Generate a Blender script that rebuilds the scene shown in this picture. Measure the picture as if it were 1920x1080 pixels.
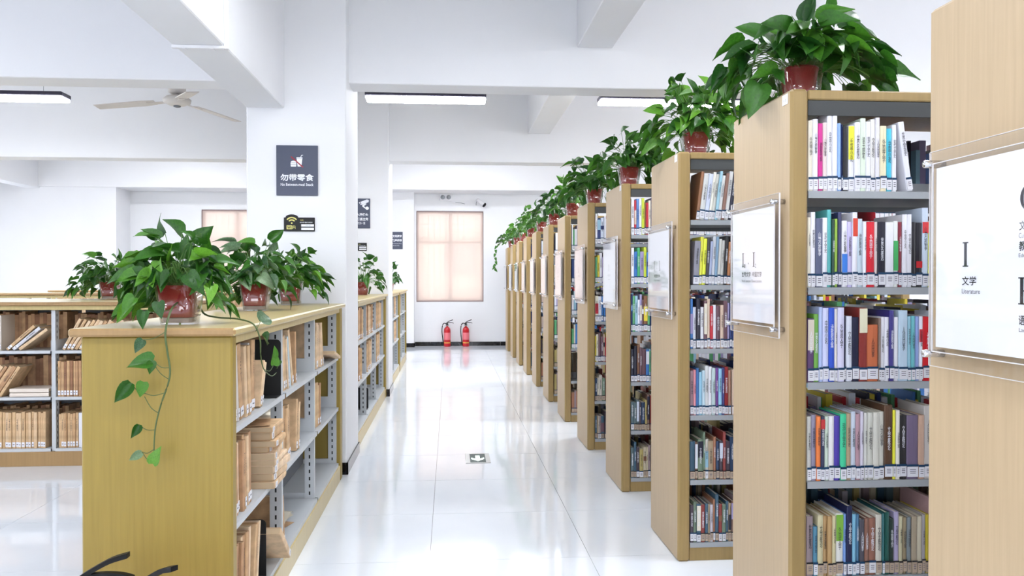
import bpy, math, random
from mathutils import Vector, Matrix, Euler
R = math.radians
rnd = random.Random(7)
S = bpy.context.scene
for o in list(bpy.data.objects):
    bpy.data.objects.remove(o, do_unlink=True)
COL = S.collection

# ------------------------------------------------------------------ camera, world, light, exposure
cd = bpy.data.cameras.new('camera'); cam = bpy.data.objects.new('camera', cd); COL.objects.link(cam)
cam.location = (0, 0, 1.39); cam.rotation_euler = (R(90) - 0.0101, 0, -0.0776)
cd.sensor_width = 36; cd.lens = 36 * 1500 / 1920; cd.clip_start = 0.05; cd.clip_end = 200
S.camera = cam
S.view_settings.view_transform = 'Standard'; S.view_settings.look = 'None'
S.view_settings.exposure = -0.2; S.view_settings.gamma = 1.0; S.view_settings.use_curve_mapping = False
w = bpy.data.worlds.new('world'); S.world = w; w.use_nodes = True
w.node_tree.nodes['Background'].inputs[0].default_value = (1.0, 0.93, 0.90, 1)
w.node_tree.nodes['Background'].inputs[1].default_value = 3.7
LED = 62.0            # radiance of the LED diffusers
def area(name, loc, rot, sx, sy, power, color):
    l = bpy.data.lights.new(name, 'AREA'); l.shape = 'RECTANGLE'; l.size = sx; l.size_y = sy
    l.energy = power; l.color = color
    o = bpy.data.objects.new(name, l); COL.objects.link(o); o.location = loc; o.rotation_euler = rot
    return o
FILL_TINT = (0.93, 0.96, 1.0)
# added fill lights at the blank walls behind the camera, left and right
for i, x in enumerate((-6.0, -2.2, 1.6)):
    area('fill_light', (x, -4.96, 1.9), (R(-90), 0, R(180)), 2.4, 1.9, 85, FILL_TINT)
for i, y in enumerate((-1.5, 4.0, 9.5, 14.0)):
    area('fill_light', (-9.25, y, 1.95), (0, R(-90), 0), 1.8, 2.4, 42, FILL_TINT)
for i, y in enumerate((0.0, 5.0, 10.0, 14.5)):
    area('fill_light', (6.35, y, 1.95), (0, R(90), 0), 1.8, 2.4, 60, FILL_TINT)

# ------------------------------------------------------------------ materials
def sl(c):
    return tuple((v / 12.92 if v <= 0.04045 else ((v + 0.055) / 1.055) ** 2.4) for v in [k / 255 for k in c])
def P(name, rgb, rough=0.5, metal=0.0, spec=0.5, emit=None, es=0.0, lin=False):
    m = bpy.data.materials.new(name); m.use_nodes = True
    b = m.node_tree.nodes['Principled BSDF']
    c = rgb if lin else sl(rgb)
    b.inputs['Base Color'].default_value = (*c, 1); b.inputs['Roughness'].default_value = rough
    b.inputs['Metallic'].default_value = metal; b.inputs['Specular IOR Level'].default_value = spec
    if emit:
        b.inputs['Emission Color'].default_value = (*emit, 1); b.inputs['Emission Strength'].default_value = es
    return m
def nodes(m): return m.node_tree.nodes, m.node_tree.links, m.node_tree.nodes['Principled BSDF']
def noise_color(m, c1, c2, scale, vec=(1, 1, 1), detail=4, lo=0.35, hi=0.65, coord='Object'):
    N, L, b = nodes(m)
    tc = N.new('ShaderNodeTexCoord'); mp = N.new('ShaderNodeMapping'); mp.inputs['Scale'].default_value = vec
    nz = N.new('ShaderNodeTexNoise'); nz.inputs['Scale'].default_value = scale; nz.inputs['Detail'].default_value = detail
    cr = N.new('ShaderNodeValToRGB'); cr.color_ramp.elements[0].position = lo; cr.color_ramp.elements[1].position = hi
    cr.color_ramp.elements[0].color = (*c1, 1); cr.color_ramp.elements[1].color = (*c2, 1)
    L.new(tc.outputs[coord], mp.inputs[0]); L.new(mp.outputs[0], nz.inputs[0]); L.new(nz.outputs[0], cr.inputs[0])
    L.new(cr.outputs[0], b.inputs['Base Color'])
    return m, nz
def mul(c, k): return tuple(v * k for v in c)
M = {}
M['wall'] = P('white_plaster', (0.80, 0.805, 0.83), 0.75, lin=True)
noise_color(M['wall'], (0.79, 0.795, 0.82), (0.81, 0.815, 0.84), 1.5)
M['ceil'] = P('ceiling_paint', (0.76, 0.755, 0.77), 0.8, lin=True)
def tile_mat():
    m = P('polished_tile', (0.86, 0.88, 0.91), 0.06, spec=0.9, lin=True)
    noise_color(m, (0.80, 0.845, 0.915), (0.84, 0.88, 0.94), 2.2, detail=6)
    return m
M['tile'] = tile_mat()
M['grout'] = P('grout', (120, 122, 128), 0.8)
M['black_tile'] = P('black_marble', (10, 10, 13), 0.12, spec=0.35)
noise_color(M['black_tile'], (0.004, 0.004, 0.006), (0.03, 0.03, 0.035), 9, lo=0.5, hi=0.8)
def wood(name, base, contrast=0.13, spec=0.35, rough=0.42):
    m = P(name, base, rough, spec=spec, lin=True)
    m_, nz = noise_color(m, mul(base, 1 - contrast), mul(base, 1 + contrast * 0.6), 9, vec=(9, 9, 0.35), detail=7, lo=0.3, hi=0.7)
    N, L, b = nodes(m)
    bp = N.new('ShaderNodeBump'); bp.inputs['Strength'].default_value = 0.04; bp.inputs['Distance'].default_value = 0.002
    L.new(nz.outputs[0], bp.inputs['Height']); L.new(bp.outputs[0], b.inputs['Normal'])
    return m
M['maple'] = wood('maple_laminate', (0.49, 0.365, 0.225), 0.07)
M['maple_shaded'] = wood('maple_shaded', (0.345, 0.235, 0.095), 0.10)  # darker maple copy: shade of the camera-facing sides put into the colour
M['yellow_wood'] = wood('yellow_beech', (0.305, 0.215, 0.046), 0.10)
M['cream_wood'] = wood('cream_beech', (0.52, 0.415, 0.19), 0.08, rough=0.3)
M['tan_edge'] = wood('tan_edge', (0.36, 0.225, 0.10), 0.08)
M['steel'] = P('grey_painted_steel', (158, 162, 166), 0.42, spec=0.5)
M['steel_d'] = P('dark_grey_steel', (108, 112, 120), 0.5)
M['steel_l'] = P('light_grey_steel', (192, 196, 200), 0.42)
M['shade_dark'] = P('shade_dark_grey', (62, 64, 64), 0.6)
M['slot'] = P('slot_black', (14, 14, 16), 0.8)
M['black'] = P('black_plastic', (7, 7, 9), 0.45, spec=0.25)
M['blackp'] = P('black_plate', (6, 6, 8), 0.6)
M['white_pl'] = P('white_plastic', (232, 232, 236), 0.4)
M['blade'] = P('ivory_blade', (212, 207, 203), 0.45)
M['chrome'] = P('chrome', (215, 215, 218), 0.15, 1.0)
M['steel_b'] = P('brushed_steel', (150, 150, 148), 0.4, 1.0)
M['red'] = P('red_paint', (190, 12, 30), 0.28, spec=0.6)
M['redlab'] = P('extinguisher_label', (228, 120, 130), 0.5)
M['yel'] = P('yellow_band', (230, 190, 90), 0.5)
M['paper'] = P('white_paper', (240, 241, 248), 0.6)
M['ink'] = P('dark_ink', (32, 28, 42), 0.6)
M['inkg'] = P('grey_ink', (95, 92, 105), 0.6)
M['navy'] = P('slate_sign', (66, 72, 92), 0.35)
M['signw'] = P('sign_white', (236, 238, 246), 0.5)
M['signr'] = P('sign_red', (150, 30, 50), 0.5)
M['gold'] = P('sign_gold', (214, 206, 120), 0.5)
M['led'] = P('led_diffuser', (250, 250, 255), 0.4, emit=(0.93, 0.96, 1.0), es=LED)
M['fix'] = P('fixture_black', (44, 40, 62), 0.4)
M['glyph'] = P('lit_arrow', (230, 255, 245), 0.4, emit=(0.85, 1.0, 0.95), es=0.9)
M['glyph_bg'] = P('marker_green_grey', (52, 66, 62), 0.5, spec=0.2)
M['soil'] = P('soil', (50, 36, 28), 0.9)
M['pot'] = P('red_pot', (172, 26, 42), 0.3, spec=0.6)
M['stone'] = P('white_pebbles', (206, 196, 190), 0.6)
M['frame'] = P('window_frame', (190, 184, 184), 0.5)
M['railm'] = P('blind_rail', (140, 120, 120), 0.5)
M['outside'] = P('far_house', (236, 228, 220), 0.8)
M['outwin'] = P('far_house_window', (150, 150, 160), 0.4)
M['pages'] = P('page_block', (226, 218, 200), 0.8)
M['pages_old'] = P('old_page_block', (196, 172, 140), 0.85)
M['tape'] = P('navy_tape', (20, 58, 92), 0.4)
M['lab'] = P('call_label_paper', (226, 226, 232), 0.5)
M['labold'] = P('aged_label_paper', (178, 158, 138), 0.6)
M['labdk'] = P('black_tape', (26, 24, 28), 0.5)
M['stem'] = P('green_stem', (88, 128, 58), 0.5)
M['vine'] = P('vine_stem', (74, 92, 48), 0.5)
def glassy(name, fac, col=(0.95, 0.97, 0.98), rough=0.04):
    m = bpy.data.materials.new(name); m.use_nodes = True; N = m.node_tree.nodes; L = m.node_tree.links; N.clear()
    out = N.new('ShaderNodeOutputMaterial'); mx = N.new('ShaderNodeMixShader'); tr = N.new('ShaderNodeBsdfTransparent')
    gl = N.new('ShaderNodeBsdfGlossy'); gl.inputs['Roughness'].default_value = rough
    lw = N.new('ShaderNodeLayerWeight'); lw.inputs[0].default_value = 0.5
    fr = N.new('ShaderNodeMath'); fr.operation = 'POWER'; fr.inputs[1].default_value = 5.0; L.new(lw.outputs['Facing'], fr.inputs[0])
    ad = N.new('ShaderNodeMath'); ad.operation = 'ADD'; ad.use_clamp = True; ad.inputs[1].default_value = fac
    tr.inputs[0].default_value = (*col, 1); gl.inputs[0].default_value = (1, 1, 1, 1)
    L.new(fr.outputs[0], ad.inputs[0]); L.new(ad.outputs[0], mx.inputs[0]); L.new(tr.outputs[0], mx.inputs[1])
    L.new(gl.outputs[0], mx.inputs[2]); L.new(mx.outputs[0], out.inputs[0])
    return m
M['acrylic'] = glassy('clear_acrylic', 0.035, (0.985, 0.985, 0.985))
M['glass'] = glassy('clear_glass', 0.03)
M['potglass'] = glassy('pot_glass', 0.10, (0.93, 0.92, 0.92))
def acr_edge():
    m = P('frosted_acrylic_edge', (225, 222, 224), 0.3); return m
M['acr_edge'] = acr_edge()
def blind_mat():
    m = bpy.data.materials.new('blind_fabric'); m.use_nodes = True; N = m.node_tree.nodes; L = m.node_tree.links; N.clear()
    out = N.new('ShaderNodeOutputMaterial')
    df = N.new('ShaderNodeBsdfDiffuse'); df.inputs[0].default_value = (0.80, 0.70, 0.66, 1)
    tl = N.new('ShaderNodeBsdfTranslucent'); tl.inputs[0].default_value = (0.80, 0.72, 0.68, 1)
    tr = N.new('ShaderNodeBsdfTransparent'); tr.inputs[0].default_value = (1, 0.97, 0.95, 1)
    a = N.new('ShaderNodeMixShader'); a.inputs[0].default_value = 0.5
    b = N.new('ShaderNodeMixShader'); b.inputs[0].default_value = 0.30
    L.new(df.outputs[0], a.inputs[1]); L.new(tl.outputs[0], a.inputs[2]); L.new(a.outputs[0], b.inputs[1]); L.new(tr.outputs[0], b.inputs[2])
    L.new(b.outputs[0], out.inputs[0]); return m
M['blind'] = blind_mat()
def leaf_mat(name, c, var=0.35, light=None):
    m = P(name, c, 0.36, spec=0.45); N, L, b = nodes(m)
    base = sl(c); lt = sl(light) if light else mul(base, 1.9)
    tc = N.new('ShaderNodeTexCoord'); nz = N.new('ShaderNodeTexNoise'); nz.inputs['Scale'].default_value = 14
    oi = N.new('ShaderNodeObjectInfo'); ad = N.new('ShaderNodeMath'); ad.operation = 'MULTIPLY_ADD'
    ad.inputs[1].default_value = 0.55; cr = N.new('ShaderNodeValToRGB')
    cr.color_ramp.elements[0].position = 0.30; cr.color_ramp.elements[0].color = (*mul(base, 0.75), 1)
    cr.color_ramp.elements[1].position = 1.0; cr.color_ramp.elements[1].color = (*lt, 1)
    sc = N.new('ShaderNodeMath'); sc.operation = 'MULTIPLY'; sc.inputs[1].default_value = 0.6
    L.new(tc.outputs['Object'], nz.inputs[0]); L.new(nz.outputs[0], sc.inputs[0])
    L.new(oi.outputs['Random'], ad.inputs[0]); L.new(sc.outputs[0], ad.inputs[2]); L.new(ad.outputs[0], cr.inputs[0])
    L.new(cr.outputs[0], b.inputs['Base Color'])
    out = N['Material Output']; tl = N.new('ShaderNodeBsdfTranslucent'); mx = N.new('ShaderNodeMixShader'); mx.inputs[0].default_value = 0.22
    L.new(cr.outputs[0], tl.inputs[0]); L.new(b.outputs[0], mx.inputs[1]); L.new(tl.outputs[0], mx.inputs[2]); L.new(mx.outputs[0], out.inputs[0])
    return m
M['leaf_a'] = leaf_mat('leaf_deep_green', (26, 74, 22), light=(62, 118, 34))
M['leaf_b'] = leaf_mat('leaf_mid_green', (38, 92, 24), light=(84, 142, 40))
M['leaf_c'] = leaf_mat('leaf_bright_green', (70, 130, 30), light=(118, 176, 56))
M['leaf_v'] = leaf_mat('leaf_pale_variegated', (56, 98, 58), light=(140, 166, 128))
_mc = {}
def colmat(c, rough=0.42):
    c = tuple(c)
    if c not in _mc: _mc[c] = P('cover_%02x%02x%02x' % c, c, rough)
    return _mc[c]
def kraft(i, c):
    m = P('kraft_paper', c, 0.75); b = sl(c)
    noise_color(m, mul(b, 0.78), mul(b, 1.12), 18, detail=5); return m
KR = [kraft(0, (208, 174, 134)), kraft(1, (196, 158, 118)), kraft(2, (218, 188, 152)), kraft(3, (182, 142, 106)), kraft(4, (224, 198, 166)), kraft(5, (150, 108, 80))]

# ------------------------------------------------------------------ mesh helpers
class MB:
    def __init__(s): s.v = []; s.f = []; s.m = []; s.mats = []; s.cur = 0
    def mat(s, m):
        if m not in s.mats: s.mats.append(m)
        s.cur = s.mats.index(m); return s
    def add(s, vs, fs):
        n = len(s.v); s.v += [tuple(v) for v in vs]
        for f in fs: s.f.append([n + i for i in f]); s.m.append(s.cur)
        return s
    def box(s, x0, x1, y0, y1, z0, z1, T=None, skip=()):
        vs = [Vector((x, y, z)) for z in (z0, z1) for y in (y0, y1) for x in (x0, x1)]
        if T: vs = [T @ v for v in vs]
        fs = {'b': (0, 2, 3, 1), 't': (4, 5, 7, 6), 'f': (0, 1, 5, 4), 'k': (2, 6, 7, 3), 'l': (0, 4, 6, 2), 'r': (1, 3, 7, 5)}
        return s.add(vs, [f for k, f in fs.items() if k not in skip])
    def cbox(s, x0, x1, y0, y1, z0, z1, c=0.006, T=None):     # box with chamfered edges along every side
        pts = []
        for zi, z in enumerate((z0, z0 + c, z1 - c, z1)):
            k = c if zi in (0, 3) else 0
            X0, X1, Y0, Y1 = x0 + k, x1 - k, y0 + k, y1 - k
            q = max(c - k, 0)
            pts += [(X0 + q, Y0, z), (X1 - q, Y0, z), (X1, Y0 + q, z), (X1, Y1 - q, z), (X1 - q, Y1, z), (X0 + q, Y1, z), (X0, Y1 - q, z), (X0, Y0 + q, z)]
        if T: pts = [T @ Vector(p) for p in pts]
        fs = [tuple(range(7, -1, -1)), tuple(range(24, 32))]
        for l in range(3):
            for i in range(8):
                j = (i + 1) % 8; fs.append((l * 8 + i, l * 8 + j, l * 8 + 8 + j, l * 8 + 8 + i))
        return s.add(pts, fs)
    def prism(s, poly, z0, z1, T=None):
        n = len(poly); vs = [Vector((x, y, z)) for z in (z0, z1) for x, y in poly]
        if T: vs = [T @ v for v in vs]
        return s.add(vs, [tuple(range(n - 1, -1, -1)), tuple(range(n, 2 * n))] + [(i, (i + 1) % n, n + (i + 1) % n, n + i) for i in range(n)])
    def lathe(s, prof, n=20, T=None, cap=True):
        vs = []
        for r, z in prof:
            for i in range(n):
                a = 2 * math.pi * i / n; vs.append(Vector((r * math.cos(a), r * math.sin(a), z)))
        if T: vs = [T @ v for v in vs]
        fs = []
        for l in range(len(prof) - 1):
            for i in range(n):
                j = (i + 1) % n; fs.append((l * n + i, l * n + j, l * n + n + j, l * n + n + i))
        if cap: fs += [tuple(range(n - 1, -1, -1)), tuple(range((len(prof) - 1) * n, len(prof) * n))]
        return s.add(vs, fs)
    def sq(s, prof, n=24, p=5.0, T=None, cap=True):            # rounded-square cross section
        vs = []
        for r, z in prof:
            for i in range(n):
                a = 2 * math.pi * (i + 0.5) / n; c, d = math.cos(a), math.sin(a)
                k = r / (abs(c) ** p + abs(d) ** p) ** (1 / p); vs.append(Vector((k * c, k * d, z)))
        if T: vs = [T @ v for v in vs]
        fs = []
        for l in range(len(prof) - 1):
            for i in range(n):
                j = (i + 1) % n; fs.append((l * n + i, l * n + j, l * n + n + j, l * n + n + i))
        if cap: fs += [tuple(range(n - 1, -1, -1)), tuple(range((len(prof) - 1) * n, len(prof) * n))]
        return s.add(vs, fs)
    def tube(s, pts, r, n=6):
        pts = [Vector(p) for p in pts]; vs = []; fs = []
        rs = r if isinstance(r, (list, tuple)) else [r] * len(pts)
        up = Vector((0, 0, 1))
        for i, p in enumerate(pts):
            t = (pts[min(i + 1, len(pts) - 1)] - pts[max(i - 1, 0)]).normalized()
            a = t.cross(up if abs(t.dot(up)) < 0.95 else Vector((1, 0, 0))).normalized(); b = t.cross(a)
            for k in range(n):
                g = 2 * math.pi * k / n; vs.append(p + (a * math.cos(g) + b * math.sin(g)) * rs[i])
        for i in range(len(pts) - 1):
            for k in range(n):
                j = (k + 1) % n; fs.append((i * n + k, i * n + j, i * n + n + j, i * n + n + k))
        fs += [tuple(range(n)), tuple(range((len(pts) - 1) * n + n - 1, (len(pts) - 1) * n - 1, -1))]
        return s.add(vs, fs)
    def mesh(s, name, smooth=False):
        me = bpy.data.meshes.new(name); me.from_pydata(s.v, [], s.f)
        for m in s.mats: me.materials.append(m)
        if len(s.mats) > 1: me.polygons.foreach_set('material_index', s.m)
        if smooth: me.polygons.foreach_set('use_smooth', [True] * len(s.f))
        me.update(); return me
    def build(s, name, parent=None, smooth=False, loc=None, rot=None):
        return obj(name, s.mesh(name, smooth), parent, loc, rot)
def obj(name, me, parent=None, loc=None, rot=None, scale=None):
    o = bpy.data.objects.new(name, me); COL.objects.link(o)
    if parent: o.parent = parent
    if loc: o.location = loc
    if rot: o.rotation_euler = rot
    if scale: o.scale = scale
    return o
def tag(o, label, cat, group=None, kind=None):
    o['label'] = label; o['category'] = cat
    if group: o['group'] = group
    if kind: o['kind'] = kind
    return o
def thing(name, label, cat, loc=(0, 0, 0), rz=0.0, group=None):
    return tag(obj(name, None, None, loc, (0, 0, rz)), label, cat, group)
def struct(o): o['kind'] = 'structure'; return o
def copy_tree(o, parent=None):
    c = o.copy(); COL.objects.link(c)
    if parent: c.parent = parent
    for ch in list(o.children): copy_tree(ch, c)
    return c
def cr_spline(pts, n=6):
    pts = [Vector(p) for p in pts]; out = []
    for i in range(len(pts) - 1):
        p0 = pts[max(i - 1, 0)]; p1 = pts[i]; p2 = pts[i + 1]; p3 = pts[min(i + 2, len(pts) - 1)]
        for k in range(n):
            t = k / n
            out.append(0.5 * ((2 * p1) + (p2 - p0) * t + (2 * p0 - 5 * p1 + 4 * p2 - p3) * t * t + (3 * p1 - 3 * p2 + p3 - p0) * t ** 3))
    out.append(pts[-1]); return out
_tc = {}
def text_mesh(s, mat, vertical=False, space=1.0, weight=0.0):
    key = (s, mat.name, vertical, space, weight)
    if key in _tc: return _tc[key]
    cu = bpy.data.curves.new('lettering', 'FONT'); cu.body = '\n'.join(s) if vertical else s
    cu.size = 1.0; cu.align_x = 'CENTER'; cu.resolution_u = 2; cu.space_character = space
    if weight: cu.offset = weight
    if vertical: cu.space_line = 0.82
    t = bpy.data.objects.new('tmp', cu); COL.objects.link(t)
    bpy.context.view_layer.update()
    dg = bpy.context.evaluated_depsgraph_get()
    me = bpy.data.meshes.new_from_object(t.evaluated_get(dg)); me.name = 'lettering'
    bpy.data.objects.remove(t, do_unlink=True); bpy.data.curves.remove(cu)
    if len(me.vertices):
        xs = [v.co.x for v in me.vertices]; ys = [v.co.y for v in me.vertices]
        cx, cy = (min(xs) + max(xs)) / 2, (min(ys) + max(ys)) / 2; w_, h_ = max(xs) - min(xs), max(ys) - min(ys)
        for v in me.vertices: v.co.x = (v.co.x - cx) / w_; v.co.y = (v.co.y - cy) / h_; v.co.z = 0
    me.materials.clear(); me.materials.append(mat)
    _tc[key] = me; return me
def put_text(name, s, mat, parent, x, y, z, w_, h_, **k):      # in the parent's local sign plane: x right, z up, facing -y
    return obj(name, text_mesh(s, mat, **k), parent, (x, y, z), (R(90), 0, 0), (w_, h_, 1))

# ------------------------------------------------------------------ room shell
XL, XRT, YF, YB, ZC = -9.3, 6.4, -5.0, 16.9, 3.95
fl = struct(MB().mat(M['grout']).box(XL, XRT, YF, YB, -0.12, -0.008).build('floor'))
tm = MB().mat(M['tile']).box(-0.3988, 0.3988, -0.3988, 0.3988, -0.008, 0).mesh('floor_tile')
cells = []
ix0 = math.floor((XL + 0.10) / 0.8); iy0 = math.floor((YF - 3.96) / 0.8)
for ix in range(ix0, 9):
    for iy in range(iy0, 17):
        x0, x1 = max(-0.10 + 0.8 * ix, XL), min(-0.10 + 0.8 * ix + 0.8, XRT)
        y0, y1 = max(3.96 + 0.8 * iy, YF), min(3.96 + 0.8 * iy + 0.8, YB)
        if x1 - x0 < 0.03 or y1 - y0 < 0.03: continue
        cx, cy = (x0 + x1) / 2, (y0 + y1) / 2
        d = cy + 0.08 * cx; u = (cx - 0.08 * cy) / max(d, 0.1)
        vis = d > 2.4 and abs(u) < 0.72 and cx < 3.0
        cells.append((0 if vis else 1, d, x0, x1, y0, y1))
cells.sort(); far = MB().mat(M['tile'])
for i, (vv, d, x0, x1, y0, y1) in enumerate(cells):
    if i < 300 and vv == 0:
        full = abs(x1 - x0 - 0.8) < 1e-4 and abs(y1 - y0 - 0.8) < 1e-4
        cx, cy = (x0 + x1) / 2, (y0 + y1) / 2
        if full: obj('floor_tile', tm, fl, (cx, cy, 0))
        else: MB().mat(M['tile']).box(-(x1 - x0) / 2 + .0012, (x1 - x0) / 2 - .0012, -(y1 - y0) / 2 + .0012, (y1 - y0) / 2 - .0012, -0.008, 0).build('floor_tile', fl, loc=(cx, cy, 0))
    else: far.box(x0 + .0012, x1 - .0012, y0 + .0012, y1 - .0012, -0.008, 0)
o = far.build('tile_field', fl); o['kind'] = 'stuff'
struct(MB().mat(M['ceil']).box(XL - .2, XRT + .2, YF - .2, YB + .2, ZC, ZC + 0.15).build('ceiling'))
def wall_y(name, y0, y1, x0, x1, z1, holes):                    # wall across Y with rectangular openings
    mb = MB().mat(M['wall']); xs = x0
    for hx0, hx1, hz0, hz1 in sorted(holes):
        mb.box(xs, hx0, y0, y1, 0, z1); mb.box(hx0, hx1, y0, y1, 0, hz0); mb.box(hx0, hx1, y0, y1, hz1, z1); xs = hx1
    mb.box(xs, x1, y0, y1, 0, z1); return struct(mb.build(name))
W1 = (-0.70, 0.71, 0.93, 2.84); W2 = (-5.09, -3.68, 0.93, 2.84)
wall_y('wall_back', YB, YB + 0.24, XL, XRT, ZC, [W1, W2])
wall_y('wall_front', YF - 0.2, YF, XL, XRT, ZC, [])
struct(MB().mat(M['wall']).box(XL - 0.2, XL, YF, YB, 0, ZC).build('wall_left'))
struct(MB().mat(M['wall']).box(XRT, XRT + 0.2, YF, YB, 0, ZC).build('wall_right'))
struct(MB().mat(M['wall']).box(XL, -6.5, 16.2, YB, 0, ZC).build('wall_corner'))
# columns
def column(n, x0, x1, y0, y1):
    o = struct(MB().mat(M['wall']).cbox(x0, x1, y0, y1, 0, ZC, 0.008).build('column_%d' % n))
    b = MB().mat(M['black_tile'])
    b.box(x0 - .010, x1 + .010, y0 - .010, y0 - .0005, 0, .085); b.box(x1 + .0005, x1 + .010, y0 - .010, y1 + .010, 0, .085)
    b.box(x0 - .010, x0 - .0005, y0 - .010, y1 + .010, 0, .085)
    b.build('skirting', o)
column(1, -1.43, -0.735, 5.78, 6.50)
column(2, -1.43, -0.725, 9.62, 10.25)
column(3, -1.43, -0.735, 16.62, YB)
column(4, -8.8, -8.1, 9.62, 10.25)
column(5, 4.6, 5.3, 5.78, 6.50)
# beams
def beam(n, x0, x1, y0, y1, z0): return struct(MB().mat(M['wall']).cbox(x0, x1, y0, y1, z0, ZC, 0.006).build('beam_%d' % n))
beam(1, XL, XRT, 5.95, 6.22, 2.83)
beam(2, XL, XRT, 9.72, 9.99, 2.82)
beam(3, -7.95, XRT, 16.15, YB, 3.20)
beam(4, -1.43, -1.165, YF, 5.78, 2.605)
beam(5, -1.43, -1.165, 6.50, 9.62, 2.605)
beam(6, -1.43, -1.165, 10.25, 16.15, 2.605)
beam(7, 0.95, 1.22, YF, 5.95, 3.13)
beam(8, 0.95, 1.22, 6.22, 9.72, 3.17)
beam(10, -8.2, -7.93, 9.99, 16.2, 3.17)
beam(11, XL, XRT, 1.9, 2.17, 2.83)
# baseboards of the back wall, with joints
bb = MB().mat(M['black_tile'])
for a, b_ in ((-0.735, XRT), (-6.5, -1.43)):
    x = a
    while x < b_ - .05:
        e = min(x + 0.6, b_); bb.box(x + .0015, e - .0015, YB - .012, YB - .0005, 0, .085); x = e
struct(bb.build('baseboard_back'))
struct(MB().mat(M['black_tile']).box(XL, -6.5, 16.188, 16.1995, 0, .085).build('baseboard_left'))
# white conduit wrapped round the beam
t = thing('cable_conduit', 'thin white cable conduit running down and under the white ceiling beam', 'conduit', (-1.165, 4.27, 2.605))
MB().mat(M['white_pl']).cbox(0.0005, 0.022, -0.015, 0.015, -0.018, ZC - 2.606, 0.003).build('riser', t)
MB().mat(M['white_pl']).cbox(-0.265, 0.0004, -0.015, 0.015, -0.018, -0.0005, 0.003).build('under_run', t)
for x in (-0.20, -0.06): MB().mat(M['white_pl']).cbox(x - .008, x + .008, -0.019, 0.019, -0.022, -0.0185, 0.001).build('clip', t)

# windows
def window(n, W):
    x0, x1, z0, z1 = W
    o = struct(MB().mat(M['frame']).build('window_%d' % n)) if False else None
    f = MB().mat(M['frame']); y0, y1 = YB + .10, YB + .15
    f.box(x0, x0 + .05, y0, y1, z0, z1); f.box(x1 - .05, x1, y0, y1, z0, z1); f.box(x0 + .05, x1 - .05, y0, y1, z0, z0 + .05); f.box(x0 + .05, x1 - .05, y0, y1, z1 - .05, z1)
    w_ = struct(f.build('window_%d' % n)); xm = (x0 + x1) / 2; zm = z0 + (z1 - z0) * 0.66
    MB().mat(M['frame']).box(xm - .028, xm + .028, y0 + .002, y1 - .002, z0 + .05, z1 - .05).build('mullion', w_)
    MB().mat(M['frame']).box(x0 + .05, xm - .028, y0 + .002, y1 - .002, zm - .025, zm + .025).build('transom', w_)
    MB().mat(M['frame']).box(xm + .028, x1 - .05, y0 + .002, y1 - .002, zm - .025, zm + .025).build('transom', w_)
    for a, b_ in ((x0 + .05, xm - .028), (xm + .028, x1 - .05)):
        for c, d in ((z0 + .05, zm - .025), (zm + .025, z1 - .05)):
            MB().mat(M['glass']).box(a, b_, YB + .122, YB + .126, c, d).build('pane', w_)
    g = MB().mat(M['frame'])
    x = x0 + .12
    while x < x1 - .05: g.tube([(x, YB + .2, z0), (x, YB + .2, z1)], .007, 5); x += .125
    z = z0 + .2
    while z < z1: g.tube([(x0, YB + .2, z), (x1, YB + .2, z)], .006, 5); z += .36
    g.build('security_bars', w_)
    return w_
window(1, W1); window(2, W2)
def blind(W, label):
    x0, x1, z0, z1 = W; t = thing('roller_blind', label, 'blind', ((x0 + x1) / 2, YB, z1))
    h = z1 - z0; w_ = (x1 - x0) / 2
    MB().mat(M['railm']).cbox(-w_ + .002, w_ - .002, .012, .06, -.026, -.001, .004).build('head_rail', t)
    MB().mat(M['blind']).box(-w_ + .018, w_ - .018, .030, .0312, -h + .022, -.026).build('fabric', t)
    MB().mat(M['railm']).cbox(-w_ + .014, w_ - .014, .022, .040, -h + .002, -h + .021, .003).build('bottom_bar', t)
    for s in (-1, 1): MB().mat(M['railm']).box(s * w_ - (.013 if s > 0 else 0), s * w_ + (.013 if s < 0 else 0), .015, .045, -h + .002, -.027).build('side_guide', t)
    return t
blind(W1, 'cream translucent roller blind lowered over the window above the two fire extinguishers')
blind(W2, 'cream translucent roller blind lowered over the window left of the sign column')
# pale building seen through the blind
t = thing('apartment_building', 'pale building outside, faint behind the cream roller blinds', 'building', (-1, 30, -4))
MB().mat(M['outside']).box(-9, 9, 0, 6, 0, 7.0).build('facade', t)
MB().mat(M['outside']).box(-9.2, 9.2, -.3, 6, 7.0, 7.3).build('parapet', t)
for i in range(6):
    for z in (3.6, 5.6): MB().mat(M['outwin']).box(-7.6 + i * 2.8, -6.4 + i * 2.8, -.03, -.001, z, z + 1.1).build('window', t)

# ------------------------------------------------------------------ LED fixtures
def led(x0, x1, y, z, label, group=None, first=False):
    L_ = x1 - x0; t = thing('ceiling_light', label, 'light', ((x0 + x1) / 2, y, z), 0, group)
    h = L_ / 2
    MB().mat(M['fix']).cbox(-h, h, -.10, .10, .030, .070, .006).build('housing', t)
    MB().mat(M['led']).cbox(-h + .006, h - .006, -.094, .094, 0, .030, .006).build('diffuser', t)
    for s in (-1, 1): MB().mat(M['steel']).tube([(s * h * .7, 0, .070), (s * h * .7, 0, ZC - z)], .0025, 5).build('hanger', t)
    return t
led(-0.79, 0.345, 7.66, 3.085, 'black-rimmed LED ceiling light hanging in the middle, near the white column')
led(1.43, 2.87, 7.62, 3.085, 'black-rimmed LED ceiling light partly behind the second potted plant on the right')
led(-5.0, -3.62, 7.90, 3.085, 'black-rimmed LED ceiling light at the left edge, beside the ceiling fan')
G = 'LED ceiling lights outside the view'
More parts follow.
